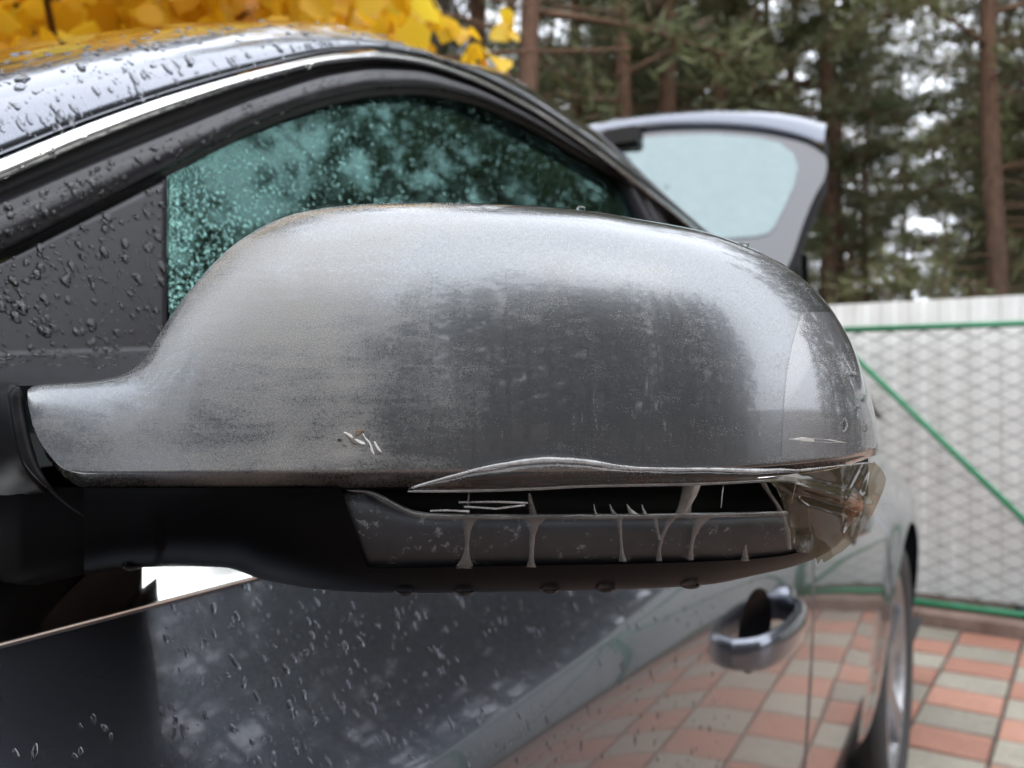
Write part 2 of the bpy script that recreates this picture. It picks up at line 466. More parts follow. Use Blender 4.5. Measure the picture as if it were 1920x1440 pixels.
# the rest of the wood around the yard (seen in the paint and the glass)
k = 0
while k < 28:
    h = rt.uniform(8, 66); r_ = rt.uniform(11, 30); x, y = polar(h, r_)
    plant('pine' if rt.random() < .75 else 'spruce', x, y, rt.uniform(.5, .9), 'conifer at the side of the yard, mirrored in the door', 'conifers at the side of the yard'); k += 1
for (h, r_, s_) in ((6,16,.9),(9,14,.85),(12,19,1.1),(17,14,.95),(21,20,1.15),(25,19,1.1),(29,20,1.15),(33,18,1.1),(38,20,1.15),(44,19,1.1),(10,17,.95),(14,15,.85),(19,18,1.05),(23,15,.9),(27,17,1.0),(31,15,.9),(36,17,1.05),(41,15,.95),(46,17,1.0),(52,15,.9),(58,17,.9)):
    x, y = polar(h, r_)
    plant('pine', x, y, s_, 'tall pine at the side of the yard, mirrored in the side window', 'tall pines at the side of the yard')
for (h, r_, s_) in ((7,21,1.15),(11,24,1.15),(16,22,1.0),(3,25,1.25),(24,22,.95)):
    x, y = polar(h, r_)
    plant('spruce', x, y, s_, 'tall pointed spruce behind the fence, mirrored in the window', 'pointed spruces')
for (h, r_, s_) in ((94,10,.5),(99,12,.66),(105,9.5,.55),(110,11,.62),(115,9,.55),(120,10.5,.66),(126,9,.56),(131,10,.64),(137,9.2,.60),(142,10.5,.68),(148,9.5,.60),(154,10.5,.62),(160,10,.52),(102,16,.8),(113,16,.9),(124,15,.85),(134,16,.92),(145,16,.9),(156,17,.8),(164,12,.66),(169,13,.70),(175,12.5,.62),(181,13.5,.66),(187,14,.60),(193,15,.60),(199,16,.52),(208,24,.5),(202,14,.45),(209,15,.5),(216,14,.45),(223,15,.5),(230,14,.46),(238,15,.5),(246,15,.5),(97,13,.62),(108,13,.7),(118,13,.72),(129,12.5,.74),(140,13,.76),(150,13,.72),(158,13,.66),(167,16,.8),(179,17,.76),(190,18,.74),(180,34,.9),(196,32,.8)):
    x, y = polar(h, r_)
    plant('spruce' if (int(h) % 4) else 'pine', x, y, s_, 'conifer ahead of the car, mirrored in the mirror cap', 'conifers ahead of the car')
for (h, r_, s_) in ((-48,10,1.0),(-54,9,.95),(-60,10,1.05),(-66,8.5,1.0),(-72,10,1.05),(-78,8.5,1.0),(-85,10,1.0),(-92,8.5,.95),(-99,10,.95),(-107,9,.85),(-115,11,.8),(-125,12,.7),(-51,14,1.1),(-63,14,1.1),(-75,14,1.1),(-88,14,1.0)):
    x, y = polar(h, r_)
    plant('pine' if int(h) % 2 else 'spruce', x, y, s_, 'conifer on the far side of the car, mirrored in the roof', 'conifers on the far side of the car')
# ------------------------------------------------------------------ yellow leaved tree beside the car
MAT['leaf'] = None
def yellow_mat():
    m, nt, b = new_mat('yellow_leaf'); oi = N(nt, 'ShaderNodeObjectInfo'); geo = N(nt, 'ShaderNodeNewGeometry')
    co = obj_co(nt); n = tex_noise(nt, 22, 4, .6, co)
    f = mathn(nt, 'ADD', mathn(nt, 'MULTIPLY', geo.outputs['Random Per Island'], .55), mathn(nt, 'ADD', mathn(nt, 'MULTIPLY', oi.outputs['Random'], .3), mathn(nt, 'MULTIPLY', n.outputs[0], .3)))
    r = ramp(nt, f, [(0.1, (0.20,0.075,0.008)), (0.26, (0.60,0.29,0.012)), (0.5, (0.78,0.48,0.014)), (0.8, (0.80,0.60,0.05)), (0.98, (0.40,0.42,0.05))])
    nt.links.new(r.outputs[0], b.inputs['Base Color']); b.inputs['Roughness'].default_value = .5
    t = N(nt, 'ShaderNodeBsdfTranslucent'); nt.links.new(r.outputs[0], t.inputs[0])
    mx = N(nt, 'ShaderNodeMixShader'); mx.inputs[0].default_value = .55
    nt.links.new(b.outputs[0], mx.inputs[1]); nt.links.new(t.outputs[0], mx.inputs[2])
    nt.links.new(mx.outputs[0], nt.nodes['Material Output'].inputs[0])
    return m
MAT['leaf'] = yellow_mat()
LEAF_V = [(0,0,0),(-.038,.014,.006),(-.056,.048,.010),(-.042,.088,.004),(0,.122,-.010),(.042,.088,.004),(.056,.048,.010),(.038,.014,.006),(0,.055,-.004)]
LEAF_F = [(0,8,1),(1,8,2),(2,8,3),(3,8,4),(4,8,5),(5,8,6),(6,8,7),(7,8,0)]
leaf_me = []
for i in range(3):
    me = bpy.data.meshes.new('leaf'); k = 1+.12*i
    me.from_pydata([(x*k, y, z*(1+.8*i)+.03*i*(y*8)**2*.1) for x, y, z in LEAF_V], [], LEAF_F)
    me.materials.append(MAT['leaf']); me.shade_smooth(); me.update(); leaf_me.append(me)
base = at(150, 700, 3.4)
yt = thing('linden_tree', 'yellow leaved tree in autumn colour behind the car roof', 'tree', (base.x, base.y, 0))
ry = random.Random(3)
tb = MB(); tb.tube([(0,0,-.05),(.03,.02,.6),(0,.06,1.4),(.05,0,2.0),(.02,.05,2.5),(.0,.0,3.0)], [.075,.065,.058,.048,.034,.012], 10)
tb.build('trunk', MAT['spruce_bark'], yt, True)
lb = MB(); tips = []
for i in range(58):
    z = ry.uniform(1.35, 2.6); L = ry.uniform(1.0, 2.3)*(1 if z < 3 else .7)
    a = i*2.4; pts = [Vector((math.cos(a)*L*t, math.sin(a)*L*t, z+.28*L*t-.20*L*t*t))+Vector((ry.uniform(-.06,.06),ry.uniform(-.06,.06),ry.uniform(-.05,.05))) for t in (0,.25,.5,.75,1)]
    pts[0] = Vector((0,.03,z))
    lb.tube(pts, [.018,.014,.010,.007,.004], 5, False)
    for q in range(150):
        t = ry.uniform(.25, 1.0); k = min(3, int(t*4)); p = pts[k].lerp(pts[k+1], t*4-k)
        tips.append(p+Vector((ry.gauss(0,.16), ry.gauss(0,.16), ry.gauss(0,.13))))
lb.build('limbs', MAT['dead'], yt)
# sprigs reaching right of the roof crest
for (px, py, d) in ((840,30,3.0),(880,60,3.0),(900,85,3.05),(950,40,3.1),(940,15,3.1),(800,70,3.0),(780,95,3.0),(870,100,3.1),(820,10,2.95),(760,40,3.0),(905,110,3.05)):
    p = at(px, py, d)-Vector(yt.location); tips += [p, p+Vector((.02,.03,-.03))]
def keep(p):
    s = project(p+Vector(yt.location))
    return p.z < 2.95 and not (s is not None and s[1] < 300 and s[0] > 800-.9*max(0, s[1]-40))
tips = [p for p in tips[:-22] if keep(p)]+tips[-22:]
near_l, far_l = [], MB()
scored = []
for p in tips:
    s = project(p+Vector(yt.location))
    vis = s is not None and -60 < s[0] < 1000 and -60 < s[1] < 130
    scored.append((s[2] if vis else 99, p))
scored.sort(key=lambda a: a[0])
for k, (d, p) in enumerate(scored):
    e = (ry.uniform(-2.4,-.6), ry.uniform(-.6,.6), ry.uniform(0,6.28)); s = ry.uniform(.5,1.0)
    if k < 300 and d < 90:
        o = bpy.data.objects.new('leaf', ry.choice(leaf_me)); o.location = p; o.rotation_euler = e; o.scale = (s,s,s); link(o, yt)
    else:
        me = ry.choice(leaf_me); mt = Matrix.LocRotScale(p, __import__('mathutils').Euler(e), Vector((s,s,s)))
        far_l.add([mt @ v.co for v in me.vertices], [tuple(q.vertices) for q in me.polygons])
tag(far_l.build('crown', MAT['leaf'], yt, True), kind='stuff')

# ------------------------------------------------------------------ car materials
def paint(name, base, flake=0.10, dirt=0.0):
    m, nt, b = new_mat(name); co = obj_co(nt)
    fl = tex_noise(nt, 1500, 2, .7, co)
    c = ramp(nt, fl.outputs[0], [(0.3, tuple(v*(1-flake*3) for v in base)), (0.7, tuple(v*(1+flake*4) for v in base))])
    nt.links.new(c.outputs[0], b.inputs['Base Color'])
    b.inputs['Metallic'].default_value = .9; b.inputs['Roughness'].default_value = .20
    b.inputs['Coat Weight'].default_value = 1.0; b.inputs['Coat IOR'].default_value = 1.42; b.inputs['Coat Roughness'].default_value = .035
    n = tex_noise(nt, 35, 5, .6, co); rr = ramp(nt, n.outputs[0], [(0.35, .012), (0.75, .03)])
    nt.links.new(rr.outputs[0], b.inputs['Coat Roughness'])
    return m, nt, b
MAT['paint'] = paint('grey_metallic_paint', (0.092,0.101,0.122))[0]
def plain(name, c, rough, metallic=0.0, noise_s=0, bs=0.0, bd=.001, coat=0.0, spec=.5):
    m, nt, b = new_mat(name); b.inputs['Roughness'].default_value = rough; b.inputs['Metallic'].default_value = metallic
    b.inputs['Coat Weight'].default_value = coat; b.inputs['Specular IOR Level'].default_value = spec
    co = obj_co(nt); n = tex_noise(nt, noise_s or 40, 4, .6, co)
    r = ramp(nt, n.outputs[0], [(0.3, tuple(v*.85 for v in c)), (0.7, tuple(min(1, v*1.15) for v in c))])
    nt.links.new(r.outputs[0], b.inputs['Base Color'])
    if bs: bump(nt, b, n.outputs[0], bs, bd)
    return m
MAT['black'] = plain('black_plastic', (0.002,0.002,0.0024), .34, 0, 900, .10, .0002, 0, .055)
MAT['frame'] = plain('satin_black_trim', (0.013,0.0125,0.0145), .28, 0, 300, .05, .0002, 0, .20)
MAT['foot'] = plain('mirror_foot_plastic', (0.007,0.007,0.008), .40, 0, 300, .05, .0002, 0, .10)
MAT['matte'] = plain('matte_black_plastic', (0.003,0.003,0.0035), .6, 0, 300, 0, .0002, 0, .02)
MAT['rubber'] = plain('rubber_seal', (0.006,0.006,0.006), .7)
MAT['chrome'] = plain('polished_trim', (0.80,0.80,0.78), .10, 1.0, 60)
MAT['tyre'] = plain('tyre_rubber', (0.018,0.018,0.018), .75, 0, 80, .3, .002)
MAT['alloy'] = plain('alloy_wheel', (0.30,0.30,0.31), .35, .9, 60)
MAT['inside'] = plain('cabin_trim', (0.010,0.010,0.011), .85)
MAT['lamp'] = plain('red_lamp', (0.35,0.01,0.012), .1, 0, 60, 0, .001, 1.0)
def schlick(nt, f0):
    g = N(nt, 'ShaderNodeNewGeometry'); d = N(nt, 'ShaderNodeVectorMath', operation='DOT_PRODUCT')
    nt.links.new(g.outputs['Incoming'], d.inputs[0]); nt.links.new(g.outputs['Normal'], d.inputs[1])
    k = mathn(nt, 'POWER', mathn(nt, 'SUBTRACT', 1.0, mathn(nt, 'ABSOLUTE', d.outputs['Value'])), 5.0)
    return mathn(nt, 'ADD', f0, mathn(nt, 'MULTIPLY', k, 1.0-f0), True)
def glass_mat(name, tint, refl, through, rough=0.0, dirt=0.0, ior=1.6):
    m, nt, b = new_mat(name); nt.nodes.remove(b)
    co = obj_co(nt)
    tr = N(nt, 'ShaderNodeBsdfTransparent'); tr.inputs[0].default_value = (*tint, 1)
    gl = N(nt, 'ShaderNodeBsdfGlossy'); gl.inputs[0].default_value = (*refl, 1); gl.inputs['Roughness'].default_value = rough
    f0 = ((ior-1)/(ior+1))**2
    mx = N(nt, 'ShaderNodeMixShader'); nt.links.new(schlick(nt, f0), mx.inputs[0])
    nt.links.new(tr.outputs[0], mx.inputs[1]); nt.links.new(gl.outputs[0], mx.inputs[2])
    out = mx.outputs[0]
    if dirt:
        n = tex_noise(nt, 45, 7, .75, co); rr = ramp(nt, n.outputs[0], [(0.42, 0.0), (0.75, dirt)])
        df = N(nt, 'ShaderNodeBsdfDiffuse'); df.inputs[0].default_value = (*[v*.7 for v in refl], 1)
        m2 = N(nt, 'ShaderNodeMixShader'); nt.links.new(rr.outputs[0], m2.inputs[0])
        nt.links.new(out, m2.inputs[1]); nt.links.new(df.outputs[0], m2.inputs[2]); out = m2.outputs[0]
    nt.links.new(out, nt.nodes['Material Output'].inputs[0])
    return m
MAT['glass'] = glass_mat('green_window_glass', (0.13,0.20,0.18), (0.44,0.80,0.72), 0, 0.004, .02, 1.74)
MAT['tailglass'] = glass_mat('rear_glass', (0.10,0.15,0.15), (0.80,0.97,0.97), 0, .02, .15, 2.25)
MAT['mirror'] = plain('mirror_silver', (0.8,0.82,0.85), .02, 1.0)
def water():
    m, nt, b = new_mat('rain_water')
    b.inputs['Base Color'].default_value = (1,1,1,1); b.inputs['Roughness'].default_value = 0
    b.inputs['Transmission Weight'].default_value = 1; b.inputs['IOR'].default_value = 1.33
    return m
MAT['water'] = water()
MAT['window_drop'] = glass_mat('window_drops', (0.45,0.62,0.58), (0.60,1.0,0.93), 0, 0.0, 0, 2.6)
def tape(name, tint, haze, hz, scale, rough=.08, ior=1.7, bs=.12):
    m, nt, b = new_mat(name); nt.nodes.remove(b); co = obj_co(nt)
    tr = N(nt, 'ShaderNodeBsdfTransparent'); tr.inputs[0].default_value = (*tint, 1)
    gl = N(nt, 'ShaderNodeBsdfGlossy'); gl.inputs['Roughness'].default_value = rough; gl.inputs[0].default_value = (1,1,1,1)
    df = N(nt, 'ShaderNodeBsdfDiffuse'); df.inputs[0].default_value = (*haze, 1)
    n = tex_noise(nt, scale, 6, .7, co); rr = ramp(nt, n.outputs[0], [(0.35, hz*.3), (0.7, hz)])
    bm = N(nt, 'ShaderNodeBump'); bm.inputs['Strength'].default_value = bs; bm.inputs['Distance'].default_value = .0005
    nt.links.new(n.outputs[0], bm.inputs['Height']); nt.links.new(bm.outputs[0], gl.inputs['Normal'])
    m1 = N(nt, 'ShaderNodeMixShader'); nt.links.new(rr.outputs[0], m1.inputs[0])
    nt.links.new(tr.outputs[0], m1.inputs[1]); nt.links.new(df.outputs[0], m1.inputs[2])
    m2 = N(nt, 'ShaderNodeMixShader'); nt.links.new(schlick(nt, ((ior-1)/(ior+1))**2), m2.inputs[0])
    nt.links.new(m1.outputs[0], m2.inputs[1]); nt.links.new(gl.outputs[0], m2.inputs[2])
    nt.links.new(m2.outputs[0], nt.nodes['Material Output'].inputs[0])
    return m
MAT['tape'] = tape('clear_film', (0.97,0.965,0.95), (0.36,0.36,0.385), .22, 40, .07, 1.62, .01)
MAT['tape_thin'] = tape('thin_film', (0.93,0.925,0.91), (0.30,0.30,0.30), .05, 40, .06, 1.42, .01)
MAT['tape_haze'] = tape('stretched_film', (0.72,0.72,0.72), (0.22,0.22,0.215), .55, 90, .18, 1.5)
MAT['tape_brown'] = tape('creased_film', (0.52,0.44,0.33), (0.10,0.08,0.045), .30, 22, .06, 1.6)
MAT['tape_edge'] = tape('film_fold', (0.55,0.55,0.55), (0.50,0.50,0.49), .55, 150, .12)
# ------------------------------------------------------------------ the car
car = thing('car', 'rain wet grey hatchback car with its tailgate open', 'car', (-1.16, 0.9, 0))
car.location = (0, 0, 0)
CX = -1.16                                    # middle line of the car
LS = pchip([(.22,.33),(.30,.285),(.40,.262),(.50,.250),(.60,.243),(.70,.2385),(.77,.237),(.81,.2378),(.828,.2395),(.845,.2445),(.862,.2525),(.88,.262),(.90,.273),(.945,.2985),(1.0,.33)])
WHY, WHZ, WHR = 2.34, .325, .375              # rear wheel centre and arch radius
def shoulder(y):          # the shoulder sinks towards the rear wing
    t = min(1.0, max(0.0, (y-1.0)/1.25)); return .15*t*t*(3-2*t)
def lat_side(y, z):
    v = LS(z+(shoulder(y)*min(1, max(0, (z-.56)/.22))))
    if y > 2.6: v += .28*((y-2.6)/.8)**2
    if y < -.5: v += .22*((-y-.5)/.9)**2
    for wy in (WHY, -.47):
        r = math.hypot(y-wy, z-WHZ); v -= .016*math.exp(-((r-WHR)/.07)**2)
    return v
def lat_green(y, z): return .29+.45*(z-.945)
def hit(px, py, fn, off=0.0):
    r = ray(px, py); lo, hi = .05, 7.0
    g = lambda t: (-(CAM.x+r.x*t)) - (fn(CAM.y+r.y*t, CAM.z+r.z*t)-off)
    t = lo                                    # march to the first crossing, then bisect
    while t < 7.0 and g(t) < 0: lo = t; t *= 1.04
    hi = t
    for _ in range(30):
        m_ = (lo+hi)/2
        if g(m_) < 0: lo = m_
        else: hi = m_
    return CAM + r*hi
def mirror_copy(o, name=None, parent=None):
    me = o.data.copy()
    for v in me.vertices: v.co.x = 2*CX-v.co.x
    me.flip_normals()
    n = bpy.data.objects.new(name or o.name.split('.')[0], me); link(n, parent or o.parent)
    return n

silh = pchip([(-400,190),(-150,136),(0,104),(150,75),(300,53),(400,43),(520,38),(620,44),(707,62),(773,84),(827,105),(870,117),(923,128),(973,149),(1023,184),(1073,217),(1123,250),(1173,290),(1223,334),(1273,383),(1330,440)])
ctop = pchip([(-400,455),(-150,357),(0,297),(167,230),(333,173),(500,127),(633,100),(700,96),(773,104),(873,135),(973,183),(1073,246),(1173,320),(1257,386),(1330,446)])
cbot = pchip([(-400,500),(-150,400),(0,340),(167,268),(333,203),(500,148),(633,118),(700,112),(773,118),(873,147),(973,195),(1073,258),(1173,331),(1257,397),(1330,457)])
ftop = pchip([(-400,535),(-150,434),(0,372),(167,302),(333,236),(500,172),(633,134),(700,126),(773,129),(873,156),(973,203),(1073,265),(1173,338),(1257,404),(1330,464)])
fbot = pchip([(-400,650),(-150,545),(0,478),(167,393),(313,318),(500,226),(640,180),(710,168),(773,165),(873,180),(973,219),(1073,275),(1140,314),(1220,372),(1330,470)])
XS = list(np.linspace(-330, 1330, 150))
def row(f, dpy, off, fn=lat_green):
    pts = [hit(x, f(x)+dpy, fn, off) for x in XS]
    # carry the line on to the rear of the car
    a, b = pts[-2], pts[-1]; y0, z0 = b.y, b.z
    sl = -.24
    for k in range(1, 13):
        y = y0+(2.45-y0)*k/12; z = z0+sl*(y-y0)-.05*(y-y0)**2
        pts.append(Vector((-(lat_green(y, z)-off), y, z)))
    return pts
def lerp_row(fa, fb, t, dpy=0): return lambda x: fa(x)*(1-t)+fb(x)*t+dpy
roof_rows = [row(ctop, -2, -.010), row(ctop, -4, -.003), row(ctop, -9, 0.0)]
for t in (.12,.25,.4,.55,.7,.8,.88,.94,.975,.993,1.0):
    roof_rows.append(row(lerp_row(ctop, silh, t), -9*(1-t), -.085*(1-(1-t**3.0)**(1/3.0))))
sl_row = roof_rows[-1]
cross = []
for dx, dz in ((.03,.006),(.10,.010),(.30,.022),(.60,.030)):
    cross.append([Vector((max(p.x-dx, CX) if dx < .6 else CX, p.y, p.z+dz)) for p in sl_row])
IW = next(i for i, p in enumerate(sl_row) if p.y > .80)     # the windscreen ends here
side_rows = [r for r in roof_rows] + cross[:1]
ap = strip('roof_side', side_rows, MAT['paint'], car, flip=True)
mirror_copy(ap)
full = [cross[0], cross[1], cross[2], cross[3]]
full_r = [[Vector((2*CX-p.x, p.y, p.z)) for p in r] for r in full[:3]][::-1]
strip('roof', [r[IW:] for r in full+full_r], MAT['paint'], car, flip=True)
ws = strip('windscreen', [r[:IW] for r in full+full_r], MAT['glass'], car, flip=True)
def band(name, specs, mat, flip=True, cut=None):
    o = strip(name, [row(f, d, off)[:cut] for f, d, off in specs], mat, car, flip); mirror_copy(o); return o
mid = lambda a, b, t: lerp_row(a, b, t)
roof_trim = band('roof_trim', [(ctop,0,-.006),(ctop,0,.002),(mid(ctop,cbot,.10),0,.0035),(mid(ctop,cbot,.35),0,.0052),(mid(ctop,cbot,.60),0,.0062),(mid(ctop,cbot,.68),0,.0055),(mid(ctop,cbot,.73),0,.0038),(mid(ctop,cbot,.90),0,.0036),(cbot,0,-.001),(cbot,0,-.008)], MAT['chrome'])
channel = band('channel_seal', [(cbot,-1,-.006),(mid(cbot,ftop,.4),0,-.013),(mid(cbot,ftop,.8),0,-.011),(ftop,2,-.004)], MAT['rubber'])
dframe = band('window_frame', [(ftop,-1,-.008),(ftop,3,-.001),(mid(ftop,fbot,.16),0,.0035),(mid(ftop,fbot,.30),0,.0030),(mid(ftop,fbot,.34),0,.0045),(mid(ftop,fbot,.6),0,.0050),(mid(ftop,fbot,.88),0,.0025),(mid(ftop,fbot,.96),0,-.001),(fbot,0,-.008)], MAT['frame'])
seal = band('window_seal', [(fbot,-2,-.006),(fbot,5,-.008),(fbot,12,-.012)], MAT['rubber'])

# belt line
BZ = .945
ys_b = list(np.linspace(.07, 2.5, 60))
bel = [[Vector((-(l+LS(.945+shoulder(y))-LS(.945)), y, z+.010*(min(y, 1.0)-.2))) for y in ys_b] for z, l in ((.9432,.3060),(.9433,.2965),(.9440,.2952),(.9450,.2948),(.9456,.2953),(.9480,.2975),(.958,.3045),(.970,.313),(.982,.323),(.983,.335))]
belt_trim = strip('belt_trim', bel, MAT['chrome'], car, flip=True); mirror_copy(belt_trim)
# front window glass: from the corner cover to the pillar
def glass_panel(name, xs_top, yb0, yb1, fr=True):
    top = [hit(x, fbot(x)+9, lat_green, -.013) for x in xs_top]; n = len(top); rows = []
    for k in range(15):
        t = k/14; r_ = []
        for i, p in enumerate(top):
            yb = yb0+(yb1-yb0)*i/(n-1); q = Vector((0, yb, .955)); q.x = -(lat_green(yb, .955)+.013)
            r_.append(p.lerp(q, t))
        rows.append(r_)
    o = strip(name, rows, MAT['glass'], car, flip=True); return o
def yz_px(px, py, off=-.013): return hit(px, py, lat_green, off)
yb0 = yz_px(311, 960).y
bp_top = yz_px(1152, 321); bp_slope = .09
win = glass_panel('front_window', list(np.linspace(305, 1152, 60)), yb0, bp_top.y+bp_slope)
mirror_copy(win)
bp2 = yz_px(1200, 358)
win2 = glass_panel('rear_window', list(np.linspace(1200, 1328, 24)), bp2.y+bp_slope, 2.05); mirror_copy(win2)
# pillar between the doors, three upright strips
def pillar(name, xa, xb, mat, o1, sl_a, sl_b):
    rows = []
    for t in np.linspace(0, 1, 8):
        a = yz_px(xa, fbot(xa)+2); b = yz_px(xb, fbot(xb)+2); r_ = []
        for s_ in (0, .03, .5, .97, 1):
            p = a.lerp(b, s_); y = p.y+t*(sl_a+(sl_b-sl_a)*s_); z = p.z+(.95-p.z)*t
            of = o1 if .01 < s_ < .99 else -.015
            r_.append(Vector((-(lat_green(y, z)-of), y, z)))
        rows.append(r_)
    o = strip(name, rows, mat, car, flip=True); mirror_copy(o); return o
pillar('door_pillar', 1148, 1166, MAT['frame'], .001, bp_slope, bp_slope)
pillar('pillar_gap', 1164, 1176, MAT['rubber'], -.010, bp_slope, bp_slope)
pillar('door_pillar', 1174, 1206, MAT['frame'], .000, bp_slope, bp_slope)

# corner cover flowing into the mirror foot
def cover():
    rows = []; xs = np.linspace(-190, 313, 48)
    ts = [0,.02,.06,.15,.3,.45,.6,.75,.85,.92,.97,1.0]
    for t in ts:
        r_ = []
        for x in xs:
            y0 = fbot(x)+(13 if x > 0 else 13); y1 = 662-.02*(x)
            py = y0+(y1-y0)*t; of = .001 if 0 < t else -.010
            r_.append(hit(x, py, lat_green, of))
        rows.append(r_)
    # the fillet: bends outwards, down to the foot's upper edge
    for k, (py, w) in enumerate(((670,.05),(678,.16),(686,.33),(694,.52),(702,.70),(712,.86),(724,1.0))):
        r_ = []
        for x in xs:
            p = hit(x, py-.02*x, lat_green, .001); d0 = (p-CAM).dot(CF); d1 = foot_d(x)+.016
            r_.append(at(x, py-.02*x, d0+(d1-d0)*w))
        rows.append(r_)
    # right hand edge turned in
    rows = [r + [r[-1]+Vector((-.010, .001, 0))] for r in rows]
    return strip('corner_cover', rows, MAT['frame'], car, flip=True)
def foot_d(x):
    return float(np.interp(x, [-250,-150,-60,0,40,120,320], [.315,.305,.289,.279,.274,.273,.276]))
corner = cover()

# ------------------------------------------------------------------ body side panels
def circ_cut(y, z, cy, cz, rr, rz=None):
    rz = rz or rr; return ((y-cy)/rr)**2+((z-cz)/rz)**2
def panel(name, y0, y1, z0, z1, holes=(), ny=70, nz=40, off=0.0, yedge=None):
    ys = np.linspace(y0, y1, ny); zs = [z0+(z1-z0)*(k/(nz-1))**.8 for k in range(nz)]
    P = {}; V = []; F = []
    G = np.zeros((nz, ny), int)-1; YZ = [[(y, z) for y in ys] for z in zs]
    inside = lambda y, z: any(circ_cut(y, z, *h) < 1 for h in holes)
    quads = []
    for k in range(nz-1):
        for i in range(ny-1):
            yc, zc = (ys[i]+ys[i+1])/2, (zs[k]+zs[k+1])/2
            if not inside(yc, zc): quads.append(((k,i),(k,i+1),(k+1,i+1),(k+1,i)))
    used = {}
    cnt = {}
    for q in quads:
        for c in q: cnt[c] = cnt.get(c, 0)+1
    for c in cnt:
        k, i = c; y, z = ys[i], zs[k]
        edge = k in (0, nz-1) or i in (0, ny-1)
        for h in holes:
            d = math.sqrt(circ_cut(y, z, *h)); rz_ = h[3] if len(h) > 3 else h[2]
            step = max((y1-y0)/ny, (z1-z0)/nz)*1.6/min(h[2], rz_)
            if (cnt[c] < 4 and not edge and abs(d-1) < step) or d < 1:
                y = h[0]+(y-h[0])/max(d, 1e-6); z = h[1]+(z-h[1])/max(d, 1e-6)
        used[c] = len(V); V.append(Vector((-(lat_side(y, z)-off), y, z)))
    F = [tuple(used[c] for c in q) for q in quads]
    # returned edges give the panel a thickness at its gaps
    for i_ in (0, ny-1):
        cs = [(k, i_) for k in range(nz) if (k, i_) in used]
        base_ = len(V); V += [V[used[c]]+Vector((-.018, 0.0, 0)) for c in cs]
        for a in range(len(cs)-1):
            q = (used[cs[a]], used[cs[a+1]], base_+a+1, base_+a)
            F.append(q if i_ == 0 else q[::-1])
    o = mesh_obj(name, V, [f[::-1] for f in F], MAT['paint'], car)
    mirror_copy(o); return o
DY = hit(1519, 1290, lat_side).y             # the gap behind the front door
HY1, HZ1 = .925, .768
HY2, HZ2 = 1.60, .795
cups = [(HY1, HZ1+.008, .070, .042), (HY2, HZ2+.008, .070, .042)]
fender = panel('front_fender', -1.38, .018, .24, .9435, [(-.47, WHZ, WHR)], 70, 40)
door1 = panel('front_door', .023, DY-.003, .24, .9435, [cups[0]], 110, 72)
door2 = panel('rear_door', DY+.003, 2.02, .24, .9435, [cups[1], (WHY, WHZ, WHR)], 110, 72)
quarter = panel('rear_quarter', 2.026, 3.40, .24, .9435, [(WHY, WHZ, WHR)], 90, 56)
inner = strip('door_shut', [[Vector((-(lat_side(y, z)+.022), y, z)) for y in (0., .02, .6, 1.0, DY-.02, DY+.02, 1.5, 1.9)] for z in (.24,.5,.7,.85,.945)], MAT['rubber'], car, flip=True)
# door handles
def handle(hy, hz):
    h = bpy.data.objects.new('door_handle', None); h.empty_display_size = .03; link(h, car)
    n = 28; rows = []
    for k in range(8):
        t = k/7; r_ = []
        for i in range(n):
            a = 2*math.pi*i/n; y = hy+.0706*math.cos(a)*(1-t*.96); z = hz+.008+.0425*math.sin(a)*(1-t*.96)
            r_.append(Vector((-(lat_side(y, z)+.026*(1-(1-t)**2.5)), y, z)))
        rows.append(r_)
    strip('handle_cup', rows, MAT['black'], h, wrap=True, flip=True)
    s0 = lat_side(hy, hz)
    pts = []
    for y, o in ((-.084,-.004),(-.080,.010),(-.072,.020),(-.058,.027),(-.034,.033),(0,.036),(.040,.036),(.072,.032),(.090,.025),(.102,.013),(.106,-.004)):
        pts.append((y, o))
    m = MB(); rows = []
    for i, (y, o) in enumerate(pts):
        t = i/(len(pts)-1); w = .0150+.003*math.sin(math.pi*t); th = .0068
        a = pts[min(i+1, len(pts)-1)]; b = pts[max(i-1, 0)]
        tv = Vector((a[1]-b[1], a[0]-b[0], 0)).normalized(); nv = Vector((tv.y, -tv.x, 0))
        c = Vector((-s0+o, hy+y, hz+.004+.006*t)); r_ = []
        for q in range(14):
            an = 2*math.pi*q/14; ca, sa = math.cos(an), math.sin(an)
            r_.append(c + nv*(th*math.copysign(abs(ca)**.7, ca)) + Vector((0,0,1))*(w*math.copysign(abs(sa)**.7, sa)))
        rows.append(r_)
    strip('handle_grip', rows, MAT['paint'], h, wrap=True)
    # the cap behind the grip, with its lock
    rows = []
    for t in np.linspace(0, 1, 6):
        rows.append([Vector((-(s0)-.002+.014*math.sin(math.pi/2*min(1,t*1.3)), hy+.128+.026*math.cos(2*math.pi*q/16)*(1-t**3), hz+.010+.021*math.sin(2*math.pi*q/16)*(1-t**3))) for q in range(16)])
    strip('handle_cap', rows, MAT['paint'], h, wrap=True, flip=True)
    return h
handle(HY1, HZ1); handle(HY2, HZ2)

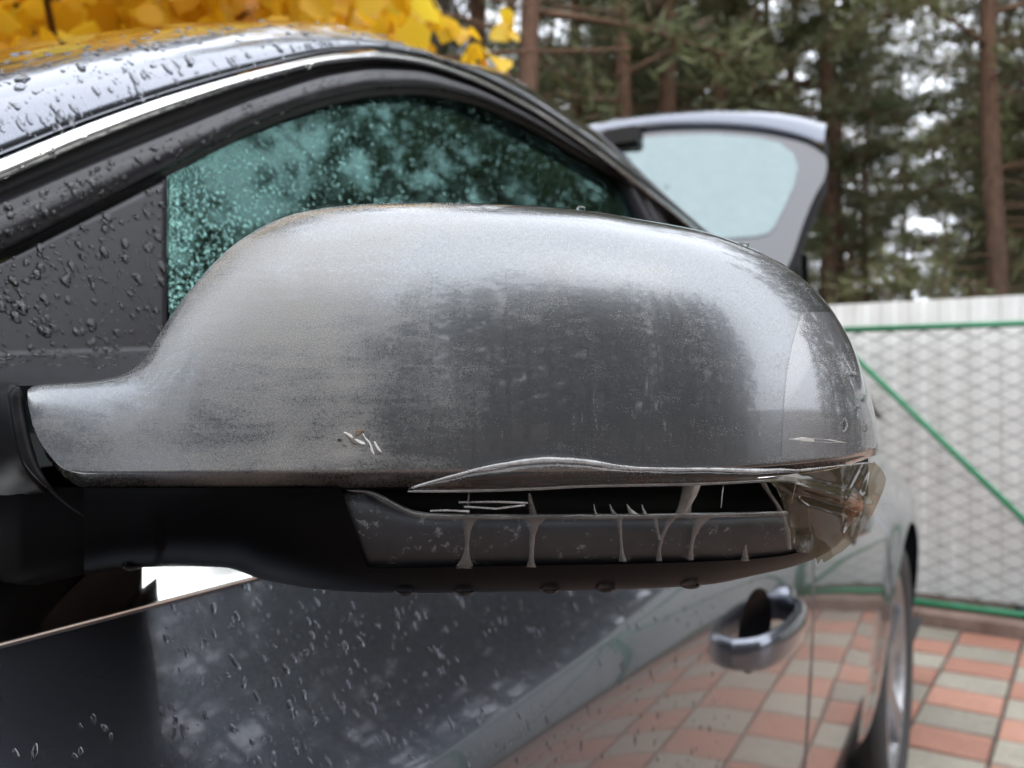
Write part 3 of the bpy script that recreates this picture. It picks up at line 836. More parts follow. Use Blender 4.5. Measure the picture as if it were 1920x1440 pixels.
# wheels
def wheel_parts():
    me_t = []; n = 64
    prof = [(.0,.245),(.012,.262),(.020,.285),(.018,.308),(.004,.322),(-.02,.326),(-.19,.326),(-.205,.31),(-.205,.24)]
    rows = [[Vector((x, r*math.cos(2*math.pi*i/n), r*math.sin(2*math.pi*i/n))) for i in range(n)] for x, r in prof]
    rim = [(-.010,.247),(.004,.246),(.006,.236),(-.004,.228),(-.05,.215),(-.14,.21)]
    rrow = [[Vector((x, r*math.cos(2*math.pi*i/n), r*math.sin(2*math.pi*i/n))) for i in range(n)] for x, r in rim]
    sp = MB()
    for k in range(5):
        for s in (-.11, .11):
            a = 2*math.pi*k/5+s
            d = Vector((0, math.cos(a), math.sin(a))); e = Vector((0, -math.sin(a), math.cos(a)))
            v = []
            for r_, w, x in ((.05,.020,-.012),(.14,.015,-.004),(.233,.019,.003)):
                v += [d*r_+e*w+Vector((x,0,0)), d*r_-e*w+Vector((x,0,0)), d*r_-e*w+Vector((x-.03,0,0)), d*r_+e*w+Vector((x-.03,0,0))]
            sp.add(v, grid_faces(3, 4, True)+[(0,1,2,3),(11,10,9,8)])
    sp.tube([(-.06,0,0),(-.008,0,0),(.0,0,0)], [.07,.068,.04], 20)
    return rows, rrow, sp
wr, wrim, wsp = wheel_parts()
disc = MB(); disc.tube([(-.10,0,0),(-.09,0,0)], .165, 40)
for wy in (WHY, -.47):
    for s in (1, -1):
        w = bpy.data.objects.new('wheel', None); w.empty_display_size = .1; link(w, car)
        w.location = (-(.262) if s == 1 else 2*CX+.262, wy, WHZ)
        w.rotation_euler = (.35 if s == 1 else .1, 0, 0 if s == 1 else math.pi)
        strip('tyre', wr, MAT['tyre'], w, wrap=True); strip('rim', wrim, MAT['alloy'], w, wrap=True)
        wsp.build('spokes', MAT['alloy'], w); disc.build('brake_disc', MAT['wire'], w)
    for s in (1, -1):
        rows = []
        for x in (-.262, -.30, -.55):
            rows.append([Vector((x if s == 1 else 2*CX-x, wy+(WHR+.002)*math.cos(a), WHZ+(WHR+.002)*math.sin(a))) for a in np.linspace(-.35, math.pi+.35, 30)])
        strip('arch_liner', rows, MAT['rubber'], car)
# bonnet, nose, tail and floor
def lerpv(a, b, t): return a+(b-a)*t
hood = []
for y in np.linspace(.02, -1.38, 12):
    r_ = []
    for s in np.linspace(-1, 1, 21):
        hw = (-CX)-lat_side(y, .94)-.004; z = .9440-.09*max(0, (-y)/1.38)**1.6+.06*(1-abs(s)**2.6)
        r_.append(Vector((CX+s*hw, y, z)))
    hood.append(r_)
strip('bonnet', hood, MAT['paint'], car)
fw = []
for y in np.linspace(-.02, .16, 8):
    fw.append([Vector((-(lat_side(y, .9435)+.030*t+.03*t*t), y, .9437+.115*t*max(0, (y+.02)/.18)**.8+.004*t)) for t in (0,.1,.3,.55,.8,1,1.3)])
ft = strip('fender_top', fw[:6], MAT['paint'], car); mirror_copy(ft)
cowl = strip('cowl', [[Vector((CX+s*.82, y, z)) for s in np.linspace(-1,1,9)] for y, z in ((-.06,.985),(.02,1.00),(.16,1.04))], MAT['black'], car)
def endcap(y, name, sign):
    rows = []
    for z in (.20,.30,.45,.6,.75,.85,.94 if sign < 0 else .90):
        hw = -CX-lat_side(y, min(max(z,.24),.94)); rows.append([Vector((CX+s*hw, y+sign*(.22*(1-abs(s)**2.5)*(1-.3*abs(z-.5))), z-(.085 if sign < 0 and z > .9 else 0))) for s in np.linspace(-1,1,25)])
    strip(name, rows, MAT['paint'], car, flip=(sign > 0))
endcap(-1.38, 'front_bumper', -1); endcap(3.40, 'rear_bumper', 1)
strip('underfloor', [[Vector((CX+s*.88, y, .22)) for s in (-1,1)] for y in (-1.4, 3.4)], MAT['rubber'], car)
strip('cabin_floor', [[Vector((CX+s*.86, y, .35)) for s in (-1,1)] for y in (-.1, 3.3)], MAT['inside'], car)
strip('cabin_side', [[Vector((-.42, y, z)) for y in (.0,1.0,1.6,2.1)] for z in (.3,.93)], MAT['inside'], car)
strip('cabin_side', [[Vector((2*CX+.42, y, z)) for y in (.0,1.0,1.6,2.1)] for z in (.3,.93)], MAT['inside'], car)
strip('headliner', [[Vector((p.x, p.y, p.z-.03)) for p in r[IW:]] for r in full+full_r], MAT['inside'], car)
for sx in (-.40, .40):
    for yy in (.95, 1.75):
        s = bpy.data.objects.new('seat', None); s.empty_display_size = .1; link(s, car)
        m = MB(); m.box((CX+sx, yy-.25, .52), (.5,.52,.18)); m.build('cushion', MAT['inside'], s)
        m = MB(); m.box((CX+sx, yy+.08, .88), (.5,.15,.62), Matrix.Rotation(-.25,3,'X')); m.build('seat_back', MAT['inside'], s)
        m = MB(); m.box((CX+sx, yy+.18, 1.24), (.26,.10,.17), Matrix.Rotation(-.2,3,'X')); m.build('headrest', MAT['inside'], s)
strip('dashboard', [[Vector((CX+s*.76, y, z)) for s in np.linspace(-1,1,9)] for y, z in ((.05,.98),(.35,1.0),(.42,.95),(.42,.6))], MAT['inside'], car)

# ------------------------------------------------------------------ open tailgate
def tailgate():
    tg = bpy.data.objects.new('tailgate', None); tg.empty_display_size = .1; link(tg, car)
    # plane through the hinge at the roof's rear edge, leaning back as it rises
    hy, hz, ln = 2.12, 1.30, .62
    def tp(px, py, off=0.0):
        r = ray(px, py); nrm = Vector((0, -1, ln)); p0 = Vector((0, hy, hz))
        # slight sideways bow: the edge of the gate lies further back
        t = (p0-CAM).dot(nrm)/r.dot(nrm); p = CAM+r*t
        for _ in range(6):
            bow = -.10*((p.x-CX)/.75)**2
            p1 = p0+Vector((0, bow*-1, 0)); t = (p1-CAM).dot(nrm)/r.dot(nrm); p = CAM+r*t
        n_ = nrm.normalized(); return p+n_*off
    top = pchip([(1000,262),(1110,236),(1180,222),(1250,214),(1330,209),(1420,211),(1490,218),(1551,232)])
    lip = pchip([(1000,290),(1110,262),(1190,247),(1260,240),(1330,239),(1420,245),(1480,256),(1520,268),(1546,286)])
    # right hand outline of the gate below the lip
    xr = pchip([(232,1552),(286,1546),(300,1551),(330,1546),(370,1529),(430,1505),(490,1483),(560,1440)])
    xs = np.linspace(0, 1, 40)
    def X(u, py): return 960+(xr(py)-960)*u
    # spoiler band
    rows = []
    for t, of in ((0,-.05),(0,-.004),(.12,.012),(.5,.016),(.9,.012),(1,.0),(1,-.02)):
        rows.append([tp(960+(1551-5*t-960)*u, top(960+591*u)*(1-t)+lip(960+586*u)*t, of) for u in xs])
    strip('spoiler', rows, MAT['paint'], tg, flip=True)
    gl_in = []
    rows = []
    for k in range(26):
        t = k/25; r_ = []
        for u in xs:
            yr = 286+(560-286)*t
            x = X(u, yr); y = lip(x)*(1-t)+(560)*t
            r_.append(tp(x, y+1, -.004))
        rows.append(r_)
    strip('tailgate_panel', rows, MAT['paintglass'], tg, flip=True)
    # clear pane with rounded corner, 2 mm proud of the dark border
    def pane(x, y): return tp(x, y, -.001)
    out = [(1000,300),(1190,262),(1260,254),(1340,252),(1420,258),(1462,268),(1488,288),(1496,312),(1490,345),(1472,385),(1452,425),(1440,437),(1415,443),(1300,450),(1000,480)]
    c = Vector((1250, 350)); rows = []
    pts = []
    n = len(out)
    for i in range(n):
        a, b = Vector(out[i]), Vector(out[(i+1) % n])
        for q in range(4): pts.append(a.lerp(b, q/4))
    for s in (1.0, .8, .6, .4, .2, .02):
        rows.append([pane(*(c+(p-c)*s)) for p in pts])
    strip('rear_glass', rows, MAT['tailglass'], tg, wrap=True)
    # inner skin and the strut
    rows = []
    for k in range(8):
        t = k/7; rows.append([tp(X(u, 232+320*t)-3, (top(X(u, 232+320*t))+4)*(1-t)+552*t, -.06) for u in xs])
    strip('inner_skin', rows, MAT['inside'], tg)
    m = MB(); m.box(tp(1170, 262, .010), (.10,.05,.045)); m.build('hinge', MAT['rubber'], tg)
    a = tp(1497, 440, -.08); b = Vector((a.x+.02, a.y-.02, a.z-.55)); m = MB(); m.tube([a, b], .009, 8); m.build('gas_strut', MAT['black'], tg)
    m = MB(); m.tube([a+Vector((-.03,.05,0)), b+Vector((-.03,.05,0))], .012, 8); m.build('gas_strut', MAT['rubber'], tg)
    m = MB(); e = tp(1438, 321, .0015); 
    return tg
pm, pnt, pb = paint('dark_glass_border', (0.02,0.021,0.026)); pb.inputs['Metallic'].default_value = .1; pb.inputs['Coat IOR'].default_value = 1.4; pb.inputs['Coat Roughness'].default_value = .02
MAT['paintglass'] = pm
tailgate()
# ------------------------------------------------------------------ wing mirror
wm = bpy.data.objects.new('side_mirror', None); wm.empty_display_size = .05; link(wm, car)
wm['label'] = 'scuffed grey side mirror with missing indicator lamp'
m_top = pchip([(50,734),(56,726),(70,722),(150,716),(200,710),(235,700),(255,688),(275,666),(300,624),(335,572),(370,528),(430,466),(500,421),(560,399),(640,386),(720,381),(800,380),(900,381),(1000,386),(1090,393),(1200,411),(1320,434),(1400,461),(1480,503),(1540,556),(1590,630),(1620,702),(1640,775),(1647,825)])
m_cre = pchip([(50,745),(60,792),(75,828),(95,856),(125,880),(160,885),(640,885),(1000,882),(1300,880),(1420,874),(1500,867),(1580,857),(1647,838)])
m_seam = pchip([(50,748),(60,797),(75,836),(95,867),(125,898),(158,914),(640,914),(1000,909),(1300,903),(1450,893),(1550,881),(1647,852)])
m_bot = pchip([(-250,1150),(0,1113),(120,1085),(230,1066),(340,1062),(420,1064),(490,1086),(600,1105),(700,1111),(800,1112),(1000,1109),(1200,1104),(1320,1097),(1420,1078),(1500,1058),(1560,1030),(1600,985),(1630,930)])
D0n = pchip([(50,.274),(200,.268),(400,.258),(650,.251),(900,.248),(1200,.250),(1400,.254),(1647,.262)])
Rn = pchip([(50,.010),(220,.012),(300,.018),(420,.030),(600,.038),(1000,.040),(1400,.036),(1647,.02)])
def D0(x):
    w = max(0.0, min(1.0, (x-1080)/(1650-1080)))
    return D0n(x)+.046*(1-(1-w**2.5)**(1/2.5))
def cap_d(x, v):
    v = min(max(v, 0), 1); p = 3.4
    return D0(x)+Rn(x)*(1-(1-v**p)**(1/p))
xs_cap = [50+(1647-50)*(.5-.5*math.cos(math.pi*t)) for t in np.linspace(0, 1, 190)]
xs_cap = sorted(set(list(np.linspace(52, 1300, 130))+[1300+347*math.sin(math.pi/2*t) for t in np.linspace(0, 1, 60)]))
vv = [0,.012,.03,.06,.1,.15,.2,.27,.34,.42,.5,.58,.66,.73,.79,.84,.88,.915,.94,.96,.975,.986,.994,1.0]
cap_rows = []; cap_uv = []
def addrow(pts, uv): cap_rows.append(pts); cap_uv.append(uv)
# the lip below the crease, turned under
for t in (1.0, .92, .6, .3, .12):
    addrow([at(x, m_cre(x)+(m_seam(x)-m_cre(x))*t, D0(x)+.0005+.011*t**1.3) for x in xs_cap], [(x/1920, 1-(m_cre(x)+(m_seam(x)-m_cre(x))*t)/1440) for x in xs_cap])
for v in vv:
    addrow([at(x, m_cre(x)+(m_top(x)-m_cre(x))*v, cap_d(x, v)) for x in xs_cap], [(x/1920, 1-(m_cre(x)+(m_top(x)-m_cre(x))*v)/1440) for x in xs_cap])
CX0, CY0 = 960, 690
for s, dd in ((.998,.010),(.992,.025),(.982,.042),(.968,.058)):
    addrow([at(CX0+(x-CX0)*s, CY0+(m_top(x)-CY0)*s, cap_d(x, 1)+dd*min(1, .25+(x-50)/600)) for x in xs_cap], [(x/1920, 1-m_top(x)/1440) for x in xs_cap])
cap_rows_t = cap_rows
v = [p for r in cap_rows for p in r]; uv = [q for r in cap_uv for q in r]

def cap_paint():
    m, nt, b = paint('dusty_cap_paint', (0.115,0.122,0.128), .07)
    uvn = N(nt, 'ShaderNodeTexCoord').outputs['UV']; co = obj_co(nt)
    mp = N(nt, 'ShaderNodeMapping'); mp.inputs['Scale'].default_value = (1920/100, 1440/100, 1); nt.links.new(uvn, mp.inputs[0])
    U = mp.outputs[0]          # one unit = 100 photo pixels along the surface
    sx = N(nt, 'ShaderNodeSeparateXYZ'); nt.links.new(U, sx.inputs[0])
    # dust: thick towards the car, thin at the tip; wiped in streaks
    big = tex_noise(nt, .55, 6, .62, U, .4)
    st = N(nt, 'ShaderNodeMapping'); st.inputs['Scale'].default_value = (.35, 2.2, 1); nt.links.new(U, st.inputs[0])
    streak = tex_noise(nt, 1.1, 7, .7, st.outputs[0], .6)
    fine = tex_noise(nt, 14, 5, .8, U); grain = tex_noise(nt, 38, 3, .8, U)
    gx = N(nt, 'ShaderNodeMapRange'); gx.inputs[1].default_value = 5.2; gx.inputs[2].default_value = 9.2; gx.inputs[3].default_value = .70; gx.inputs[4].default_value = .08
    nt.links.new(sx.outputs[0], gx.inputs[0])
    arm = N(nt, 'ShaderNodeMapRange'); arm.inputs[1].default_value = 2.6; arm.inputs[2].default_value = 4.2; arm.inputs[3].default_value = -.42; arm.inputs[4].default_value = 0.0
    nt.links.new(sx.outputs[0], arm.inputs[0])
    d = mathn(nt, 'ADD', mathn(nt, 'ADD', gx.outputs[0], arm.outputs[0]), mathn(nt, 'MULTIPLY', mathn(nt, 'SUBTRACT', big.outputs[0], .5), 1.25))
    d = mathn(nt, 'ADD', d, mathn(nt, 'MULTIPLY', mathn(nt, 'SUBTRACT', streak.outputs[0], .5), 1.05))
    d = mathn(nt, 'ADD', d, mathn(nt, 'MULTIPLY', mathn(nt, 'SUBTRACT', fine.outputs[0], .5), 1.1))
    d = mathn(nt, 'ADD', d, mathn(nt, 'MULTIPLY', mathn(nt, 'SUBTRACT', grain.outputs[0], .5), 1.3), True)
    dr = ramp(nt, d, [(0.18, 0.0), (0.85, .68)])
    # dried water runs low on the cap
    vm = N(nt, 'ShaderNodeMapping'); vm.inputs['Scale'].default_value = (2.6, .42, 1); nt.links.new(U, vm.inputs[0])
    vr = tex_noise(nt, 1.3, 5, .7, vm.outputs[0], .2)
    band_ = ramp(nt, mathn(nt, 'MULTIPLY', sx.outputs[1], 1/14.4), [(0.40, 0.0), (0.44, 1.0), (0.48, 1.0), (0.50, 0.0)])
    runs = ramp(nt, vr.outputs[0], [(0.60, 0.0), (0.72, .45)])
    sp = ramp(nt, fine.outputs[0], [(0.4, .2), (0.6, 1.0)])
    rr = mathn(nt, 'MULTIPLY', mathn(nt, 'MULTIPLY', runs.outputs[0], band_.outputs[0]), sp.outputs[0])
    dust = mathn(nt, 'MAXIMUM', dr.outputs[0], rr)
    old = b.inputs['Base Color'].links[0].from_socket
    dc = ramp(nt, grain.outputs[0], [(0.32, (0.115,0.110,0.098)), (0.66, (0.33,0.317,0.285))])
    nt.links.new(mix(nt, dust, old, dc.outputs[0]), b.inputs['Base Color'])
    nt.links.new(mathn(nt, 'SUBTRACT', .75, mathn(nt, 'MULTIPLY', dust, .75)), b.inputs['Metallic'])
    nt.links.new(mathn(nt, 'ADD', .19, mathn(nt, 'MULTIPLY', dust, .55)), b.inputs['Roughness'])
    nt.links.new(mathn(nt, 'SUBTRACT', 1.0, mathn(nt, 'MULTIPLY', dust, .9)), b.inputs['Coat Weight'])
    cr = mathn(nt, 'ADD', .025, mathn(nt, 'MULTIPLY', dust, .5))
    nt.links.new(cr, b.inputs['Coat Roughness'])
    bump(nt, b, grain.outputs[0], .10, .0004)
    return m
MAT['cap'] = cap_paint()
cap = mesh_obj('mirror_cap', v, grid_faces(len(cap_rows), len(xs_cap), flip=True), MAT['cap'], wm, True, uv)

# lower shell with the open indicator slot
def low_d(x, t):
    b = D0(x) if x > 55 else foot_d(x)
    p = 2.2; t = min(max(t, 0), 1)
    return b+.009+.034*(1-(1-t**p)**(1/p))*(1 if x > 300 else .8)
def seam_x(x): return m_seam(x) if x > 158 else 914
slot_top = pchip([(640,918),(1000,913),(1300,908),(1500,899),(1600,885)])
slot_bot = pchip([(640,1066),(690,1066),(900,1062),(1200,1057),(1400,1049),(1480,1040),(1560,1010)])
tl = [0,.03,.08,.15,.25,.35,.45,.55,.65,.74,.82,.88,.93,.96,.985,1.0]
def in_slot_left(py): return 640+(py-920)*(50/145)
def shell_pt(x, py): return at(x, py, low_d(x, (py-seam_x(x))/(m_bot(x)-seam_x(x))))
sh = MB()
def shell_patch(rows): sh.add([p for r in rows for p in r], grid_faces(len(rows), len(rows[0]), flip=True))
# car side of the slot, above it, below it and outside it
rows = []
for t in tl:
    r_ = []
    for s in np.linspace(0, 1, 60):
        x = 158+(640-158)*s
        py = seam_x(x)+1+(m_bot(x)-seam_x(x)-1)*t
        x2 = 158+(in_slot_left(min(py, 1066))-158)*s
        r_.append(shell_pt(x2, min(seam_x(x2)+1+(m_bot(x2)-seam_x(x2)-1)*t, m_bot(x2))))
    rows.append(r_)
shell_patch(rows)
xs_m = list(np.linspace(690, 1500, 90))
shell_patch([[shell_pt(x, slot_bot(x)+(m_bot(x)-slot_bot(x))*t) for x in xs_m] for t in (0,.1,.25,.45,.65,.8,.9,.96,1)])
shell_patch([[p+Vector((0,.010,.0)) for p in [shell_pt(x, slot_bot(x)) for x in xs_m]], [shell_pt(x, slot_bot(x)) for x in xs_m]])
shell_patch([[shell_pt(x, seam_x(x)+1+(slot_top(x)-seam_x(x)-1)*t) for x in np.linspace(640, 1500, 80)] for t in (0,.5,1)])
shell_patch([[shell_pt(x, seam_x(x)+1+(m_bot(x)-seam_x(x)-1)*t) for x in np.linspace(1500, 1628, 24)] for t in tl])
xs_low = list(np.linspace(158, 640, 60))+list(np.linspace(644, 1480, 90))+list(np.linspace(1486, 1628, 24))
low_rows = [[at(x, m_bot(x), low_d(x, 1)) for x in xs_low]]
for s, dd in ((.998,.012),(.985,.03),(.965,.05)):
    low_rows.append([at(CX0+(x-CX0)*s, CY0+(m_bot(x)-CY0)*s, low_d(x, 1)+dd) for x in xs_low])
shell_patch(low_rows)
sh.build('lower_shell', MAT['black'], wm, True)
# inside of the slot: upper cavity, then the grey backing where the lamp was glued
def glue_mat():
    m, nt, b = new_mat('glued_backing'); co = obj_co(nt)
    n = tex_noise(nt, 130, 6, .75, co); n2 = tex_noise(nt, 420, 4, .7, co)
    a = ramp(nt, mathn(nt, 'ADD', mathn(nt, 'MULTIPLY', n.outputs[0], .6), mathn(nt, 'MULTIPLY', n2.outputs[0], .4)), [(0.560, 0.0), (0.60, 1.0)])
    base = ramp(nt, n.outputs[0], [(0.3, (0.009,0.0105,0.013)), (0.7, (0.021,0.024,0.029))])
    nt.links.new(mix(nt, mathn(nt, 'MULTIPLY', a.outputs[0], .75), base.outputs[0], (0.13,0.138,0.145)), b.inputs['Base Color'])
    b.inputs['Roughness'].default_value = .55; bump(nt, b, a.outputs[0], .4, .0005)
    return m
MAT['glue'] = glue_mat()
xs_s = list(np.linspace(632, 1530, 90))
mid_y = pchip([(632,921),(690,925),(715,938),(745,952),(775,962),(800,966),(850,970),(1200,970),(1480,965),(1530,955)])
rows = [[at(max(x, in_slot_left(920)-4), slot_top(x)-4+(mid_y(x)-slot_top(x)+4)*t, low_d(x, .05)+d) for x in xs_s] for t, d in ((0,.004),(.02,.022),(.5,.028),(.98,.024),(1,.007))]
strip('slot_cavity', rows, MAT['rubber'], wm, flip=False)
rows = []
for t, d in ((0,.012),(.02,.0030),(.3,.0016),(.7,.0016),(.93,.0030),(.97,.004),(1,.001)):
    r_ = []
    for x in xs_s:
        py = mid_y(x)+(slot_bot(x)+3-mid_y(x))*t; x = max(x, in_slot_left(py)-4)
        r_.append(at(x, py, low_d(x, (py-seam_x(x))/(m_bot(x)-seam_x(x)))+d))
    rows.append(r_)
strip('lamp_backing', rows, MAT['glue'], wm, flip=False)
# foot: bracket on the door and the stalk under the cap
def foot():
    rows = []; xs = list(np.linspace(-210, 48, 26))+[52]
    # front of the bracket left of the cap
    edge = pchip([(722,34),(740,28),(800,36),(860,52),(915,90),(960,150),(1010,250),(1062,400)])
    for py, d in ((716,.012),(720,.006),(726,.001),(740,0),(800,0),(850,.001),(890,.004),(915,.010),(945,.020),(975,.032)):
        r_ = []
        for x in np.linspace(0, 1, 30):
            px = -210+(edge(py)+210)*x
            b_ = m_bot(px); y2 = min(py, b_)
            r_.append(at(px, py if py < 916 else 916+(py-916)*(b_-916)/(1064-916), foot_d(px)+d+(.004 if x > .99 else 0)))
        rows.append(r_)
    strip('mirror_foot', rows, MAT['foot'], wm, flip=False)
    # raised lip that follows the cap's edge
    m = MB(); pts = []; rad = []
    for py in np.linspace(726, 1058, 50):
        px = edge(py)+3; y_ = py if py < 916 else 916+(py-916)*(m_bot(px)-916)/(1064-916)
        w = min(1, (py-724)/14); fade = 1 if py < 860 else max(.08, 1-(py-860)/70)
        pts.append(at(px, y_, foot_d(px)-.0002+(0 if py < 900 else (py-900)*.00013))); rad.append(.0019*w*fade+.0002)
    m.tube(pts, rad, 8); m.build('foot_lip', MAT['foot'], wm, True)
foot()
rows = [[at(x, m_seam(x)+.5-(m_seam(x)-m_top(x)-4)*t, D0(x)+.010+.004) for t in np.linspace(0,1,8)] for x in (44,50,70,100,150,220)]
strip('gap_shadow_plate', rows, MAT['rubber'], wm)
# shell under the stalk, behind the diagonal parting line
xs_f = np.linspace(-200, 470, 64)
rows = []
for t in np.linspace(0, 1, 10):
    rows.append([at(x, 914+(m_bot(x)-914)*t, low_d(x, t)+.0045) for x in xs_f])
for k, dd, up in ((1,.016,5),(2,.030,12)):
    rows.append([at(x+4*k, m_bot(x)-up, low_d(x, 1)+.0045+dd) for x in xs_f])
strip('foot_cover', rows, MAT['matte'], wm)
# back of the housing with the mirror pane
rim_t = cap_rows[-1]; rim_b = low_rows[-1]
back = list(rim_t[12:])+list(rim_b)[::-1]
cpt = sum(back, Vector())/len(back)
rows = [back, [p.lerp(cpt, .05)+Vector((0,-.006,0)) for p in back], [p.lerp(cpt, .5)+Vector((0,-.006,0)) for p in back], [p.lerp(cpt, .98)+Vector((0,-.006,0)) for p in back]]
strip('mirror_pane', rows, MAT['mirror'], wm, wrap=True)

# pale scrapes and chips low on the cap
MAT['chip'] = mottled('bare_filler', (0.40,0.39,0.365), (0.58,0.57,0.55), 300, .7, 0)
MAT['chip_b'] = mottled('brown_chip', (0.085,0.058,0.034), (0.14,0.10,0.065), 300, .7, 0)
MAT['chip_k'] = mottled('deep_chip', (0.004,0.004,0.004), (0.02,0.018,0.016), 300, .7, 0)
def cap_pt(px, py, off):
    v_ = (m_cre(px)-py)/(m_cre(px)-m_top(px)); return at(px, py, cap_d(px, v_)-off)
def chip(poly, mat, off=.0003):
    c = (sum(p[0] for p in poly)/len(poly), sum(p[1] for p in poly)/len(poly))
    vs_ = [cap_pt(*p, -.0001) for p in poly]+[cap_pt(c[0]+(p[0]-c[0])*.7, c[1]+(p[1]-c[1])*.7, off) for p in poly]
    n = len(poly); f = grid_faces(2, n, True)+[tuple(range(n, 2*n))]
    return mesh_obj('paint_chip', vs_, f, mat, wm, False)
def zc(pts): return [(620+x*140/1920, 780+y*105/1440) for x, y in pts]
chip(zc([(330,420),(360,400),(430,430),(540,480),(590,560),(560,590),(480,540),(400,470)]), MAT['chip'])
chip(zc([(600,590),(680,590),(790,640),(880,680),(910,740),(850,755),(760,720),(660,670)]), MAT['chip'])
chip(zc([(800,430),(830,430),(900,550),(1000,640),(1060,760),(1140,990),(1110,1015),(1040,930),(1050,860),(980,680),(880,580)]), MAT['chip'])
chip(zc([(1100,640),(1135,640),(1200,740),(1280,860),(1330,945),(1280,950),(1200,870),(1130,740)]), MAT['chip'])
chip(zc([(610,520),(640,360),(870,335),(890,360),(760,460),(690,520)]), MAT['chip_b'])
chip(zc([(150,610),(190,575),(280,585),(300,640),(240,650),(190,640)]), MAT['chip_k'])
chip(zc([(285,745),(330,720),(400,740),(410,775),(340,765)]), MAT['chip_b'])
chip(zc([(400,490),(470,540),(520,640),(640,700),(720,760),(640,740),(520,690),(470,600)]), MAT['chip_b'])
chip([(1472,823),(1500,819),(1560,824),(1600,831),(1560,831),(1500,828)], MAT['chip'])
# ------------------------------------------------------------------ clear tape over the broken lamp
tp_ = thing('clear_tape', 'torn clear adhesive tape wrapped over the tip of the mirror', 'tape', at(1300, 960, .262))
tp_.location = (0, 0, 0)
def sheet(name, rows, mat): return strip(name, rows, mat, tp_, flip=True)
# on the cap's outer end
t_edge = pchip([(560,1512),(640,1488),(700,1476),(800,1468),(858,1466)])
rows = []
for py in np.linspace(585, 858, 30):
    a = t_edge(py); b = 1646 if py > 838 else None
    # right limit: the silhouette at this height
    lo, hi = 1480, 1647
    for _ in range(30):
        mm = (lo+hi)/2
        if m_top(mm) < py: lo = mm
        else: hi = mm
    b = lo-.6
    rows.append([cap_pt(a+(b-a)*s, min(py, m_cre(a+(b-a)*s)-1), .00045) for s in np.sin(np.linspace(0, math.pi/2, 26))])
sheet('tape_wrap', rows, MAT['tape'])
# lifted edge along the cap's lower lip
te = pchip([(765,916),(800,905),(850,891),(930,872),(1000,863),(1030,861),(1080,863),(1130,869),(1200,877),(1330,879),(1420,882),(1480,880),(1500,882)])
tb_ = pchip([(765,921),(850,921),(1000,917),(1100,912),(1300,908),(1500,898)])
xs_t = np.linspace(766, 1498, 90)
rows = []
for t in np.linspace(0, 1, 9):
    r_ = []
    for x in xs_t:
        py = te(x)+(tb_(x)-te(x))*t; ba = D0(x)-.0022-.0022*math.sin(math.pi*min(1, t*1.2))+.0015*t
        r_.append(at(x, py, ba+.0006*noise.noise(Vector((x*.02, py*.05, 0)))))
    rows.append(r_)
sheet('tape_film', rows, MAT['tape_thin'])
def ribbon(name, pts, wid, d, mat, flat=.3):
    m = MB(); P = [at(x, y, dd) for (x, y), dd in zip(pts, d)]
    m.tube(P, wid, 7, True, flat); return m.build(name, mat, tp_, True)
xs_r = np.linspace(772, 1640, 70)
ribbon('tape_fold', [(x, te(x)+1 if x < 1500 else 882-(x-1500)*.11) for x in xs_r], [(.0004+.0007*math.exp(-((x-1040)/110)**2)+.0004*math.exp(-((x-1400)/90)**2))*(.8+.4*noise.noise(Vector((x*.03,1,0)))) for x in xs_r], [D0(x)-.0034+(0 if x < 1500 else .003) for x in xs_r], MAT['tape_edge'], .7)
ribbon('tape_fold', [(x, tb_(x)) for x in np.linspace(772,1495,40)], .00045, [D0(x)+.0030 for x in np.linspace(772,1495,40)], MAT['tape_haze'], .5)
# band across the slot
bt = pchip([(650,918),(690,919),(712,926),(745,944),(780,958),(830,963),(1000,964),(1200,963),(1400,960),(1480,958)])
bb = pchip([(650,921),(685,926),(712,940),(745,957),(780,969),(830,974),(1000,974),(1200,973),(1400,969),(1480,966)])
xb = np.linspace(652, 1478, 110)
rows = [[at(x, bt(x)+(bb(x)-bt(x))*t, D0(x)+.0085-.0006*math.sin(math.pi*t)+.0004*noise.noise(Vector((x*.03, t, 2)))) for x in xb] for t in np.linspace(0, 1, 5)]
sheet('tape_band', rows, MAT['tape_haze'])
def strand(path, wid, z0=.0085, z1=.0125, mat='tape_haze'):
    n = len(path); rows = []
    L, Rr = [], []
    for i, (x, y) in enumerate(path):
        t = i/(n-1); dd = D0(x)+z0+(z1-z0)*t; w = wid[i]/2
        L.append((x-w, y, dd)); Rr.append((x+w, y, dd))
    cols = []
    for (a, b) in zip(L, Rr):
        cols.append([at(a[0]+(b[0]-a[0])*s, a[1], a[2]-.0008*math.sin(math.pi*s)) for s in (0,.2,.5,.8,1)])
    return strip('tape_strand', cols, MAT[mat], tp_)
strand([(877,970),(877,985),(876,1000),(876,1020),(875,1035),(873,1050),(871,1066)], [40,18,11,8,10,20,38], .0085, .020)
strand([(1001,970),(1000,985),(998,1005),(997,1030),(996,1050),(996,1064)], [52,20,11,8,10,18], .0085, .019)
strand([(1160,968),(1162,985),(1164,1010),(1166,1035),(1168,1053)], [14,9,6,7,14], .0085, .018)
strand([(1226,970),(1231,990),(1236,1012)], [12,8,7], .0085, .013)
strand([(1260,969),(1250,985),(1240,1008),(1236,1030),(1235,1052)], [22,10,9,6,12], .0085, .018)
strand([(1316,968),(1308,985),(1300,1005),(1296,1025),(1294,1050)], [40,18,9,7,12], .0085, .018)
strand([(1000,968),(996,945),(992,925)], [16,9,5], .0085, .004)
strand([(1280,967),(1285,945),(1291,925),(1297,906)], [30,24,26,34], .0085, .003)
strand([(1306,910),(1300,930),(1290,950),(1280,966)], [16,12,9,8], .003, .0085, 'tape_edge')
strand([(1430,905),(1442,925),(1456,945),(1466,965),(1476,995),(1480,1030)], [12,9,8,12,11,8], .003, .014)
